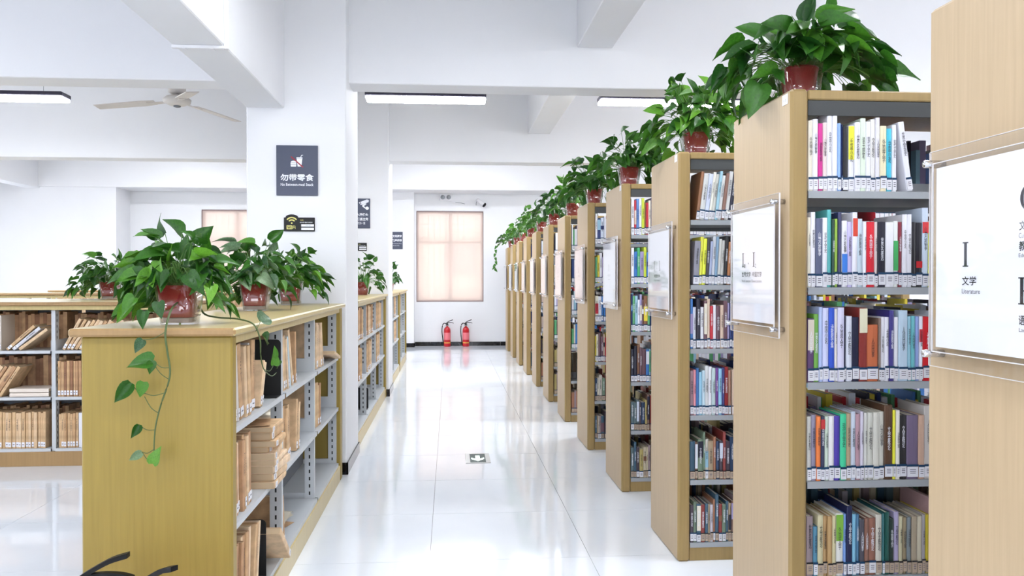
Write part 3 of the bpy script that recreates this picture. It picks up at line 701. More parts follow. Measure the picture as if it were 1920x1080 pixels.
# ------------------------------------------------------------------ tall bookcases
def tall_case(label):
    t = thing('tall_bookcase', label, 'bookcase', (XS, Y1c, 0), 0, 'tall double-sided bookcases along the right of the aisle')
    def panel(x):
        p = MB().mat(M['maple']).cbox(x, x + .060, 0, DEP, 0, TH, .009)
        me = p.mesh('end_panel'); me.materials.append(M['maple_shaded'])
        for f in me.polygons:
            if abs(f.normal.y) > .6: f.material_index = 1
        return obj('end_panel', me, t)
    pn = panel(0); panel(1.905)
    MB().mat(M['maple_shaded']).cbox(.062, 1.903, .006, DEP - .006, TH - .034, TH - .002, .004).build('top_panel', t)
    for y0 in (.012, DEP - .030): MB().mat(M['maple_shaded']).cbox(.062, 1.903, y0, y0 + .018, 0, .082, .002).build('plinth', t)
    for bx0, bx1 in ((.064, .978), (.984, 1.900)):
        for z in LEVZ:
            m = MB().mat(M['steel']); zz = z
            m.box(bx0, bx1, .010, DEP - .010, zz - .004, zz); m.box(bx0, bx1, .008, .0098, zz - .024, zz); m.box(bx0, bx1, DEP - .0098, DEP - .008, zz - .024, zz)
            m.box(bx0, bx1, DEP / 2 - .006, DEP / 2 + .006, zz + .0002, zz + .058)
            m.build('shelf_board', t)
    for x in (.063, .981, 1.885):
        for y in (DEP / 2 - .030, DEP / 2 + .008):
            MB().mat(M['steel']).box(x - .001, x + .003 if x > .5 else x + .006, y, y + .022, .083, TH - .035).build('upright', t)
    MB().mat(M['shade_dark']).box(.064, 1.90, .012, .020, TH - .085, TH - .036).build('shade_strip', t)  # dark strip stands in for the shade under the top panel
    return t
# acrylic sign holder: local frame x right, z up, facing -y; rotated so that it faces the aisle (-x)
def serif(mb, ch, x, z, h):
    w_ = h * .62; s = h * .16; q = h * .045; T = Matrix.Translation((x, -.0105, z)) @ Matrix.Rotation(R(90), 4, 'X')
    if ch == 'I':
        mb.box(-s / 2, s / 2, 0, h, 0, .0004, T); mb.box(-s * 1.1, s * 1.1, 0, q, 0, .0004, T); mb.box(-s * 1.1, s * 1.1, h - q, h, 0, .0004, T)
    if ch == 'H':
        for c in (-w_ / 2, w_ / 2):
            mb.box(c - s / 2, c + s / 2, 0, h, 0, .0004, T); mb.box(c - s * 1.1, c + s * 1.1, 0, q, 0, .0004, T); mb.box(c - s * 1.1, c + s * 1.1, h - q, h, 0, .0004, T)
        mb.box(-w_ / 2 + s / 2, w_ / 2 - s / 2, h / 2 - q / 2, h / 2 + q / 2, 0, .0004, T)
    if ch == 'G':
        n = 16
        for i in range(n):
            a, b_ = R(50 + 270 * i / n), R(50 + 270 * (i + 1) / n); r = h / 2
            def pt(k, g): return (k * r * .95 * math.cos(g), r + r * k * math.sin(g))
            ka = lambda g: 1 - .30 * abs(math.cos(g)) - .06
            mb.prism([pt(1, a), pt(1, b_), (ka(b_) * r * .95 * math.cos(b_), r + r * .93 * math.sin(b_)), (ka(a) * r * .95 * math.cos(a), r + r * .93 * math.sin(a))], 0, .0004, T)
        mb.box(h * .27, h * .27 + s, h * .08, h * .42, 0, .0004, T); mb.box(h * .16, h * .54, h * .40, h * .44, 0, .0004, T)
    return mb
def sign_holder(label, kind, y):
    t = thing('sign_holder', label, 'sign', (XS, y, 0), R(-90), 'acrylic category signs on the bookcase ends')
    # local x = world -y ; local y = world +x ; local z up ; sign plane at local y = -.03
    w2, z0, z1 = .228, 1.195, 1.680
    zi0, zi1 = 1.240, 1.640
    back = MB().mat(M['acrylic']).cbox(-w2, w2, -.026, -.021, z0, z1, .0015).build('acrylic_back', t)
    e = MB().mat(M['acr_edge'])
    for (a, b_, c, d) in ((-w2 - .0012, -w2 - .0002, z0, z1), (w2 + .0002, w2 + .0012, z0, z1), (-w2, w2, z0 - .0012, z0 - .0002), (-w2, w2, z1 + .0002, z1 + .0012)): e.box(a, b_, -.026, -.021, c, d)
    e.build('edge', back)
    fr = MB().mat(M['acrylic']).cbox(-.205, .205, -.034, -.031, zi0 - .01, zi1 + .01, .001).build('acrylic_front', t)
    e = MB().mat(M['acr_edge'])
    for (a, b_, c, d) in ((-.207, -.2052, zi0 - .01, zi1 + .01), (.2052, .207, zi0 - .01, zi1 + .01), (-.205, .205, zi0 - .012, zi0 - .0102), (-.205, .205, zi1 + .0102, zi1 + .012)): e.box(a, b_, -.034, -.030, c, d)
    e.build('edge', fr)
    pp = MB().mat(M['paper']).box(-.195, .195, -.0300, -.0285, zi0, zi1).build('paper_insert', t)
    for sx in (-1, 1):
        for z in (z0 + .028, z1 - .028):
            MB().mat(M['chrome']).lathe([(.009, 0), (.009, .046), (.0075, .048)], 14, Matrix.Translation((sx * .214, -.0005, z)) @ Matrix.Rotation(R(90), 4, 'X')).build('standoff', t, True)
    yt = -.0305
    def tx(s, m, x, z, w_, h_, **k): return put_text('lettering', s, m, pp, x, yt, z, w_, h_, **k)
    def sf(*L_):
        m = MB().mat(M['ink'])
        for ch, x, z, h in L_: serif(m, ch, x, z, h)
        o = m.build('lettering', pp); o.location = (0, -.0198, 0); return o
    if kind == 0:
        cy = 0
        sf(('I', -.092, 1.418, .052), ('G', .095, 1.520, .052), ('H', .092, 1.343, .052))
        tx('文学', M['ink'], -.080, 1.388, .046, .019, weight=.01); tx('Literature', M['inkg'], -.074, 1.366, .058, .010)
        tx('文化、科学', M['ink'], .112, 1.494, .088, .019, weight=.01); tx('Culture and Science', M['inkg'], .112, 1.475, .09, .010)
        tx('教育、体育', M['ink'], .112, 1.455, .088, .019, weight=.01); tx('Education, Sports', M['inkg'], .112, 1.436, .09, .010)
        tx('语言、文字', M['ink'], .112, 1.313, .088, .019, weight=.01); tx('Language', M['inkg'], .094, 1.293, .05, .010)
    elif kind == 1:
        sf(('I', -.085, 1.437, .052), ('I', .020, 1.437, .052)); tx('1', M['ink'], -.066, 1.441, .008, .014); tx('2', M['ink'], .038, 1.441, .010, .014); tx('·', M['ink'], -.032, 1.450, .006, .007, weight=.02)
        tx('世界文学  中国文学', M['ink'], -.002, 1.410, .19, .019, weight=.01); tx('World Literature  Chinese Literature', M['inkg'], -.002, 1.386, .19, .010)
    elif kind == 2:
        sf(('I', -.085, 1.437, .052), ('I', .020, 1.437, .052)); tx('2', M['ink'], -.066, 1.441, .010, .014); tx('7', M['ink'], .038, 1.441, .010, .014); tx('·', M['ink'], -.032, 1.450, .006, .007, weight=.02)
        tx('中国文学', M['ink'], -.03, 1.410, .12, .019, weight=.01); tx('Chinese Literature', M['inkg'], -.03, 1.388, .12, .009)
    else:
        sf(('I', -.02, 1.45, .045)); tx('中国文学', M['inkg'], -.01, 1.42, .09, .017); tx('Literature', M['inkg'], -.01, 1.395, .07, .009)
    return t
NTH = ['nearest', 'second', 'third', 'fourth', 'fifth', 'sixth', 'seventh', 'eighth', 'ninth', 'tenth', 'eleventh', 'farthest']
c0 = tall_case('light wood tall bookcase second from camera, full rows of colourful books showing')
for i in range(12):
    y = Y1c + SP * (i - 1)
    if i == 1: c = c0
    else:
        c = copy_tree(c0); c.location = (XS, y, 0)
        c['label'] = ('light wood tall bookcase cut by the right edge, sign reading Literature' if i == 0 else 'light wood tall bookcase, farthest of the row, nearest the back wall' if i == 11 else 'light wood tall bookcase, %s from the camera along the right of aisle' % ONE[i])
    if i == 0: lb = 'acrylic sign with large letters on the nearest end panel at right edge'
    else: lb = 'acrylic sign on the end panel of the %s tall bookcase from camera' % (ONE[i] if i < 11 else 'farthest')
    sign_holder(lb, i if i < 3 else 3, y + .262)
# small white shelf tag on the panel corner
for i in (1, 2, 3):
    t = thing('shelf_tag', 'small white tag at top corner of the %s tall bookcase from camera' % ONE[i], 'tag', (XS, Y1c + SP * (i - 1) + .045, TH - .045), R(-90))
    MB().mat(M['paper']).box(-.022, .022, -.0016, -.0005, 0, .034).build('card', t)
    put_text('lettering', '1-2', M['inkg'], t, 0, -.002, .014, .02, .007)

# ------------------------------------------------------------------ low bookcases
FX = -0.750                                                    # aisle face of the low cases
LZ = [.862, .515, .130]; LH = 1.225
def slots(mb, z0, z1, f):                                      # row of punched slots on an upright
    z = z0
    while z < z1: f(mb, z); z += .042
def low_case(name_label, L_, bays, D=.515, endp=(.055, .10), two=True, group='low wooden bookcases', open_back=False, endmat=None):
    """local x along length, front face at y=0, going back to y=D"""
    em = endmat or M['yellow_wood']
    t = thing('low_bookcase', name_label, 'bookcase', (0, 0, 0), 0, group)
    e0, e1 = endp
    MB().mat(em).cbox(0, e0, .004, D - .004, 0, LH - .030, .006).build('end_panel', t)
    MB().mat(em).cbox(L_ - e1, L_, .004, D - .004, 0, LH - .030, .006).build('end_panel', t)
    tp = MB().mat(M['cream_wood']).cbox(-.045, L_ + .01, -.018, D + .02, LH - .028, LH, .007)
    me = tp.mesh('top_panel'); me.materials.append(M['tan_edge'])
    for f in me.polygons:
        if abs(f.normal.x) > .6: f.material_index = 1
    obj('top_panel', me, t)
    for y0 in (.006, D - .024): MB().mat(M['cream_wood']).cbox(e0 + .001, L_ - e1 - .001, y0, y0 + .018, 0, .108, .002).build('plinth', t)
    for y0 in (.008, D - .026): MB().mat(M['cream_wood']).cbox(e0 + .001, L_ - e1 - .001, y0, y0 + .018, LH - .060, LH - .029, .002).build('top_rail', t)
    bl = (L_ - e0 - e1) / bays
    for b in range(bays + 1):
        x = e0 + b * bl; x0, x1 = (x - .014, x + .014) if 0 < b < bays else ((x + .001, x + .022) if b == 0 else (x - .022, x - .001))
        for y0, y1 in ((.030, .085), (D - .085, D - .030)):
            u = MB().mat(M['steel_l']).box(x0, x1, y0, y1, .109, LH - .062).build('upright', t)
            m = MB().mat(M['slot']); z = .15
            while z < LH - .10:
                for xs, xe in ((x0 - .0006, x0 - .0001), (x1 + .0001, x1 + .0006)): m.box(xs, xe, (y0 + y1) / 2 - .004, (y0 + y1) / 2 + .004, z, z + .020)
                z += .042
            m.build('slots', u)
        MB().mat(M['steel_l']).box(x - .002 if 0 < b < bays else x0, x + .002 if 0 < b < bays else x1, .086, D - .086, .109, .16).build('brace', t)
    for b in range(bays):
        x0 = e0 + b * bl + (.016 if b else .024); x1 = e0 + (b + 1) * bl - (.016 if b < bays - 1 else .024)
        for z in LZ:
            m = MB().mat(M['steel_l']); m.box(x0, x1, .016, D - .016, z - .004, z); m.box(x0, x1, .014, .0158, z - .022, z); m.box(x0, x1, D - .0158, D - .014, z - .022, z)
            m.build('shelf_board', t)
            if z > .2:                                          # side brackets
                MB().mat(M['steel_l']).box(x0 + .0005, x0 + .0025, .030, D - .030, z + .0005, z + .075).build('bracket', t)
                MB().mat(M['steel_l']).box(x1 - .0025, x1 - .0005, .030, D - .030, z + .0005, z + .075).build('bracket', t)
        if not open_back: MB().mat(M['steel_d']).box(x0, x1, D / 2 - .003, D / 2 + .003, .135, LH - .065).build('back_panel', t)
    t['bl'] = bl; del t['bl']
    return t, bl
G_VOL = 'brown paper-bound periodical volumes on the low shelves'
def vol(w_, h_, d_, ci, title=True, label=True, white=False, col=None):
    cm = colmat(col) if col else KR[ci]
    b = make_book('bound_volume', w_, h_, d_, None, None, None, None, False, True, cm)
    if label:
        m = MB(); m.mat(M['lab']).box(-w_ / 2 + .002, w_ / 2 - .002, -.0026, -.0014, .012, .046); m.mat(M['inkg']).box(-w_ / 4, w_ / 4, -.0029, -.0026, .026, .031)
        m.build('call_label', b)
    if title and w_ > .016: obj('title', text_mesh(rnd.choice(['文学月刊', '读者合订本', '小说月报', '当代', '文艺研究']), M['ink'], True), b, (0, -.0028, h_ * .66), (R(90), 0, 0), (min(.012, w_ * .4), h_ * .34, 1))
    return b
def fill(items, fr, x0, z, lab, ylocal=.03):
    """fr: case root whose matrix is used; items: (w,h,d,colour index,tilt deg, gap before[, col])"""
    x = x0; n = 0; Mx = fr.matrix_basis.copy(); made = []
    for it in items:
        w_, h_, d_, ci, tilt, gap = it[:6]; x += gap
        b = vol(w_, h_, d_, ci, rnd.random() < .55, rnd.random() < .8, col=it[6] if len(it) > 6 else None)
        a = R(tilt); c, s = math.cos(a), math.sin(abs(a))
        # tilt>0: top leans towards -x ; rotation about local y
        rise = (w_ / 2) * s
        ft = w_ / c
        T = Mx @ Matrix.Translation((x + ft / 2, ylocal + rnd.uniform(-.004, .012), z + .001 + rise)) @ Matrix.Rotation(-a, 4, 'Y')
        b.matrix_basis = T
        colr = cname(it[6]) if len(it) > 6 else ('brown', 'brown', 'pale brown', 'dark brown', 'pale brown', 'dark brown')[ci]
        tag(b, '%s volume, %s %s' % (colr, ordinal(n), lab), 'book', G_VOL)
        x += ft + .001; n += 1; made.append(b)
    return x
def rv(n, tilt=0, seed=0, w_=(.022, .04), h_=(.255, .285), d_=(.18, .20), gap0=0, cis=(0, 1, 2, 3, 4)):
    r = random.Random(seed); out = []
    for i in range(n): out.append((r.uniform(*w_), r.uniform(*h_), r.uniform(*d_), r.choice(cis), tilt + (r.uniform(-.4, .4) if tilt else 0), (gap0 if i == 0 else (r.uniform(.001, .004) if tilt else .0005))))
    return out
# front low case L0: local x -> world +y, local y -> world -x (front faces the aisle)
def along_aisle(t, y, x=FX): t.location = (x, y, 0); t.rotation_euler = (0, 0, R(90))
L0, bl0 = low_case('yellow wood low bookcase with trailing plants, nearest in the foreground', 2.845, 3)
along_aisle(L0, 2.845)
bpy.context.view_layer.update()
b0, b1, b2 = .055 + .034, .055 + bl0 + .024, .055 + 2 * bl0 + .024
LN = ['top', 'middle', 'bottom']
def lab0(l, b): return 'from near end, %s shelf, %s bay, foreground low bookcase' % (LN[l], ('near', 'middle', 'far')[b])
fill([(.03, .262, .19, 2, 5, .02), (.022, .26, .19, 4, 5, .002), (.028, .262, .19, 0, 6, .002), (.022, .285, .2, 4, 7, .004, (206, 200, 196)), (.045, .29, .2, 1, 8, .006), (.03, .275, .19, 2, 6, .012), (.035, .272, .19, 0, 4, .01), (.016, .28, .2, 4, 3, .004, (186, 186, 188)), (.055, .285, .2, 1, -3, .03), (.02, .20, .18, 2, -24, .03), (.02, .19, .18, 4, -26, .012)], L0, b0, LZ[0], lab0(0, 0))
fill(rv(9, 2, 2, (.022, .036), (.262, .28)), L0, b0 + .01, LZ[1], lab0(1, 0))
fill(rv(9, -4, 3, (.024, .036), (.27, .285)) + rv(3, -12, 31, (.02, .03), (.27, .28), gap0=.012), L0, b0 + .004, LZ[2], lab0(2, 0))
fill([(.03, .26, .19, 2, 3, .02), (.024, .265, .19, 0, 8, .012), (.02, .25, .19, 4, 12, .02), (.024, .26, .2, 4, 16, .03, (190, 204, 212)), (.03, .30, .2, 2, 20, .045), (.028, .262, .19, 1, 2, .075)], L0, b1 + .01, LZ[0], lab0(0, 1))
fill(rv(5, 3, 5, (.026, .04), (.235, .27), gap0=.03), L0, b1 + .015, LZ[1], lab0(1, 1), .035)
fill([(.03, .262, .19, 0, -6, .02), (.026, .24, .19, 2, -8, .02)], L0, b1 + .30, LZ[1], 'after the gap, middle shelf, middle bay, foreground low bookcase')
fill([(.024, .24, .19, 1, 6, .02)], L0, b1 + .01, LZ[2], 'and only upright one, bottom shelf, middle bay, foreground low bookcase')
fill(rv(4, -3, 6, (.03, .045), (.25, .275), gap0=.04), L0, b2 + .02, LZ[0], lab0(0, 2))
fill([(.02, .245, .19, 2, 14, .05), (.018, .24, .19, 4, 24, .03)], L0, b2 + .22, LZ[0], 'leaning after the gap, top shelf, far bay, foreground low bookcase')
fill(rv(4, -4, 8, (.03, .045), (.235, .262), gap0=.03), L0, b2 + .02, LZ[1], lab0(1, 2))
# pile lying flat, spines to the aisle
r = random.Random(11); z = LZ[1] + .001; Mx = L0.matrix_basis.copy()
for i in range(9):
    w_ = r.uniform(.022, .034); b = vol(w_, .20 + r.uniform(0, .05), .19, r.choice((0, 2, 4)), False, True)
    zz = z + w_ / 2
    T = Mx @ Matrix.Translation((b0 + .46 + r.uniform(-.006, .006) , .012 - r.uniform(.0, .035), zz)) @ Matrix.Rotation(R(90), 4, 'Y') @ Matrix.Translation((0, 0, 0))
    T = Mx @ Matrix.Translation((b0 + .575 + r.uniform(-.01, .01), .004 - r.uniform(.0, .03), zz)) @ Matrix.Rotation(R(r.uniform(-5, 5)), 4, 'Z') @ Matrix.Rotation(R(90), 4, 'Y') @ Matrix.Translation((0, 0, -.10))
    b.matrix_basis = T; z += w_ + .0015
    tag(b, 'bound volume lying flat, %s from bottom of the pile on the middle shelf' % ordinal(i), 'book', G_VOL)
# crumpled booklet on top of the pile and on the empty shelf
def booklet(T, label):
    mb = MB().mat(M['pages']); n = 6
    for s, cl in ((1, 0), (-1, 0)):
        for k in range(4):
            vs = []
            for i in range(n + 1):
                u = i / n; zc = .012 + .05 * math.sin(u * 2.2) * (1 - k * .22) * (1 if s > 0 else .8) + (.004 * k)
                vs += [(s * u * .10, 0, zc), (s * u * .10, .19, zc + .006)]
            mb.add(vs, [(2 * i, 2 * i + 2, 2 * i + 3, 2 * i + 1) for i in range(n)])
    b = mb.mesh('pages'); t = tag(obj('open_booklet', None), label, 'book'); t.matrix_basis = T
    obj('pages', b, t)
    m = MB().mat(KR[1])
    m.box(-.10, .10, 0, .19, 0, .0015); m.build('cover', t)
    return t
booklet(Mx @ Matrix.Translation((b0 + .575, .02, z + .004)) @ Matrix.Rotation(R(12), 4, 'Z'), 'crumpled open white booklet lying on top of the flat pile of volumes')
booklet(Mx @ Matrix.Translation((b1 + .30, .09, LZ[2] + .002)) @ Matrix.Rotation(R(-20), 4, 'Z'), 'crumpled open booklet on nearly empty bottom shelf, foreground low bookcase')
# volumes sticking out diagonally
b = vol(.03, .27, .19, 2, False, True); b.matrix_basis = Mx @ Matrix.Translation((b0 + .62, -.035, LZ[2] + .004)) @ Matrix.Rotation(R(52), 4, 'Y') @ Matrix.Translation((0, 0, 0)); b.matrix_basis = Mx @ Matrix.Translation((b0 + .745, -.03, LZ[2] + .016)) @ Matrix.Rotation(R(-50), 4, 'Y')
tag(b, 'pale brown volume leaning steeply out over the plinth, foreground low bookcase', 'book', G_VOL)
b = vol(.022, .25, .20, 4, False, False); b.matrix_basis = Mx @ Matrix.Translation((b2 + .70, -.02, LZ[0] + .012)) @ Matrix.Rotation(R(-78), 4, 'Y')
tag(b, 'pale volume lying flat and jutting out, top shelf, far bay of foreground bookcase', 'book', G_VOL)
# black bookends
def bookend(T, label, h=.20):
    t = tag(obj('bookend', None), label, 'bookend', 'black bookends on the low shelves'); t.matrix_basis = T
    poly = [(0, 0), (.13, 0), (.13, h - .02)] + [(.13 - .02 + .02 * math.cos(R(a)), h - .02 + .02 * math.sin(R(a))) for a in (15, 30, 45, 60, 75)] + [(.11, h), (.02, h)] + [(.02 + .02 * math.cos(R(a)), h - .02 + .02 * math.sin(R(a))) for a in (105, 120, 135, 150, 165)] + [(0, h - .02)]
    MB().mat(M['blackp']).prism(poly, -.001, .001, Matrix.Rotation(R(90), 4, 'Z') @ Matrix.Rotation(R(90), 4, 'X')).build('upright_plate', t)
    MB().mat(M['blackp']).box(-.10, -.0015, 0, .13, .0005, .0022).build('foot_plate', t)
bookend(Mx @ Matrix.Translation((b0 + .79, .02, LZ[0] + .001)), 'black bookend after the leaning volumes, top shelf, foreground low bookcase', .255)
bookend(Mx @ Matrix.Translation((b0 + .53, .03, LZ[2] + .001)), 'black bookend on the bottom shelf, near bay, foreground low bookcase', .24)
bookend(Mx @ Matrix.Translation((b1 + .56, .06, LZ[1] + .001)), 'black bookend behind the volumes on the middle shelf, middle bay', .22)
# small label card clipped to shelf edges
# low cases behind the first and second column
L2, bl2 = low_case('pale wood low bookcase between the first and second white columns', 3.07, 3); along_aisle(L2, 6.53)
L3, bl3 = low_case('pale wood low bookcase just beyond the second white column', 1.88, 2, endp=(.05, .06)); along_aisle(L3, 10.30)
L4, bl4 = low_case('pale wood low bookcase farthest down, before the back wall pillar', 1.80, 2, endp=(.05, .06)); along_aisle(L4, 12.24)
for Lc, bl, nb, nm, sd in ((L2, bl2, 3, 'low bookcase between columns', 40), (L3, bl3, 2, 'low bookcase past second column', 60), (L4, bl4, 2, 'farthest low bookcase', 80)):
    for b in range(nb):
        for l in range(3):
            if (nm.startswith('low bookcase b') and l == 2 and b > 0) or (sd >= 60 and (l == 2 or (b == 1 and sd == 80) or (l == 1 and b == 0))): continue
            k = {0: 15, 1: 12, 2: 6}[l] if sd == 40 else 10
            fill(rv(k, (-6, -3, -9)[b] if l == 0 else -3, sd + b * 3 + l, (.03, .048)), Lc, .09 + b * bl + .02, LZ[l], 'from near end, %s shelf, %s bay, %s' % (LN[l], ('near', 'middle', 'far')[b] if nb == 3 else ('near', 'far')[b], nm))
bookend(L2.matrix_basis @ Matrix.Translation((.09 + bl2 + .35, .05, LZ[2] + .001)), 'black bookend alone on bottom shelf, bookcase between the columns', .2)
bookend(L3.matrix_basis @ Matrix.Translation((.09 + .45, .03, LZ[0] + .001)), 'black bookend, top shelf of the low bookcase past second column', .2)
# cases across the left side of the room: local x -> world x, front faces the camera (-y)
def across(t, x, y): t.location = (x, y, 0); t.rotation_euler = (0, 0, 0)
LB, blB = low_case('tan-edged low bookcase of old volumes behind the foreground one, left', 3.80, 4, D=1.06, group='low wooden bookcases', endmat=M['cream_wood'], endp=(.055, .055)); across(LB, -5.78, 6.20)
LC, blC = low_case('tan-edged low bookcase, second row back across the left side', 6.5, 7, D=.6, endmat=M['cream_wood'], open_back=True); across(LC, -8.9, 9.9) if False else across(LC, -8.0, 10.35)
LD, blD = low_case('tan-edged low bookcase, farthest row back across the left side', 3.6, 4, D=.6, endmat=M['cream_wood'], open_back=True); across(LD, -6.3, 13.2)
for c in (LB, LC, LD):                                          # their tops face the camera with a tan edge
    for ch in c.children:
        if ch.name.startswith('top_panel'):
            for f in ch.data.polygons: f.material_index = 1 if (abs(f.normal.y) > .6 or abs(f.normal.x) > .6) else 0
        if ch.name.startswith('plinth'): ch.data.materials[0] = M['tan_edge']
def labB(l, b): return 'from left, %s shelf, %s bay, left rear low bookcase' % (LN[l], ONE[b])
xb = [.055 + b * blB + .026 for b in range(4)]
# bay with x -3.95..-3.0 (index 2) and -3.0..-2.1 (index 3 ends hidden)
fill([(.03, .26, .19, 2, 0, .46), (.022, .262, .19, 4, 0, .004, (214, 206, 196)), (.022, .262, .2, 0, -48, .03), (.024, .25, .19, 4, -50, .006, (206, 206, 212)), (.022, .25, .19, 2, -53, .006)], LB, xb[2], LZ[0], labB(0, 2), .03)
fill(rv(6, -33, 90, (.02, .03), (.26, .27), gap0=.32), LB, xb[2] + .01, LZ[1], labB(1, 2), .03)
fill(rv(36, 0, 91, (.018, .026), (.262, .275), cis=(0, 2))[:36], LB, xb[2] + .01, LZ[2], labB(2, 2), .03)
fill([(.022, .26, .19, 2, -28, .02), (.02, .26, .19, 0, -30, .004)] + rv(9, -32, 92, (.018, .024), (.24, .26), gap0=.004), LB, xb[3] + .01, LZ[0], labB(0, 3), .03)
fill(rv(30, 0, 93, (.016, .022), (.262, .27), cis=(3, 1, 5)), LB, xb[3] + .004, LZ[1], labB(1, 3), .03)
fill(rv(7, 0, 94, (.016, .022), (.25, .262), cis=(1, 0, 3)) + [(.02, .26, .19, 4, 0, .002, (226, 226, 232)), (.02, .26, .19, 4, 0, .001, (226, 226, 232))] + rv(14, 0, 95, (.018, .024), (.25, .262)), LB, xb[3] + .004, LZ[2], labB(2, 3), .03)
for i, yy_ in enumerate((0, .032)):
    b = vol(.028, .28, .2, 4, False, False, col=(222, 210, 198)); b.matrix_basis = LB.matrix_basis @ Matrix.Translation((xb[2] + .585, .02, LZ[1] + .017 + yy_)) @ Matrix.Rotation(R(90), 4, 'Y')
    tag(b, 'pale volume lying flat, %s one, middle shelf of the left rear low bookcase' % ('lower', 'upper')[i], 'book', G_VOL)
# rows further back, only their tops and spines glimpsed
r = random.Random(77)
def glimpse(ob, where): tag(ob.build('shelved_volumes'), 'old brown volumes glimpsed ' + where, 'books', None, 'stuff')
for Lc, n, bl, D in ((LC, 7, blC, .6), (LD, 4, blD, .6)):
    ob = MB()
    for b in range(n):
        x = Lc.location.x + .08 + b * bl; xe = x + bl - .07
        for l in (0, 1, 2):
            xx = x
            while xx < xe:
                w_ = r.uniform(.018, .04); ob.mat(KR[r.choice((0, 1, 2, 3))]).box(xx, xx + w_ - .001, Lc.location.y + .03, Lc.location.y + .22, LZ[l] + .001, LZ[l] + r.uniform(.24, .275), None, ('b',)); xx += w_
    glimpse(ob, 'on the second-row low bookcase at left' if Lc is LC else 'on the farthest low bookcase at left')
ob = MB()
# back half of the near left case: dark rows seen above the front ones
for b in range(4):
    for l in (0, 1, 2):
        xx = -5.78 + xb[b]
        while xx < -5.78 + xb[b] + blB - .07:
            w_ = r.uniform(.018, .04); ob.mat(KR[r.choice((3, 5, 1))]).box(xx, xx + w_ - .001, 6.20 + .32, 6.20 + .51, LZ[l] + .001, LZ[l] + r.uniform(.25, .285), None, ('b',)); xx += w_
glimpse(ob, 'in the dark rear half of the left rear low bookcase'); ob = MB()
for b in range(3):                                              # books on the hidden side of the foreground case
    for l in (0, 1, 2):
        yy_ = 2.845 + .055 + b * bl0 + .03
        while yy_ < 2.845 + .055 + (b + 1) * bl0 - .05:
            w_ = r.uniform(.02, .04); ob.mat(KR[r.choice((0, 1, 2, 3))]).box(FX - .49, FX - .31, yy_, yy_ + w_ - .001, LZ[l] + .001, LZ[l] + r.uniform(.22, .27), None, ('b',)); yy_ += w_
glimpse(ob, 'on the hidden left side of the foreground low bookcase')

# ------------------------------------------------------------------ pothos plants
def leaf_mesh(name, droop, fold, twist, mat, wr=.40):
    prof = [(0, .0, 0), (-.07, .55, .06), (.05, .93, .16), (.20, 1.0, .30), (.38, .92, .46), (.56, .72, .62), (.74, .44, .78), (.89, .18, .91), (1, 0, 1)]
    vs = []; fs = []
    for j, (yo, wd, yc) in enumerate(prof):
        for i, u in enumerate((-1, -.5, 0, .5, 1)):
            y = yc + (yo - yc) * abs(u) ** 1.2 if wd > 0 else yc
            x = u * wd * wr
            z = abs(u) * wd * fold - droop * max(y, 0) ** 2 + .02 * math.sin(9 * y + 2 * u) * abs(u)
            a = twist * y; x, z = x * math.cos(a) - z * math.sin(a) * .3, z + x * math.sin(a)
            vs.append((x, y, z))
    for j in range(len(prof) - 1):
        for i in range(4):
            a = j * 5 + i
            fs.append((a, a + 1, a + 6, a + 5))
    me = bpy.data.meshes.new(name); me.from_pydata(vs, [], fs); me.materials.append(mat)
    me.polygons.foreach_set('use_smooth', [True] * len(fs)); me.update(); return me
LM = []
for m in ('leaf_a', 'leaf_b', 'leaf_c', 'leaf_v'):
    LM.append([leaf_mesh('leaf', d, f, tw, M[m], w_) for d, f, tw, w_ in ((.15, .16, .1, .37), (.38, .22, -.35, .33), (.6, .14, .3, .36), (.05, .28, .5, .28), (.25, .34, -.2, .30))])
def leaf_matrix(p, d, up, size, roll=0):
    d = d.normalized(); x = d.cross(up)
    if x.length < 1e-3: x = d.cross(Vector((1, 0, 0)))
    x.normalize(); n = x.cross(d).normalized()
    M3 = Matrix((x, d, n)).transposed().to_4x4()
    return Matrix.Translation(p) @ M3 @ Matrix.Rotation(roll, 4, 'Y') @ Matrix.Scale(size, 4)
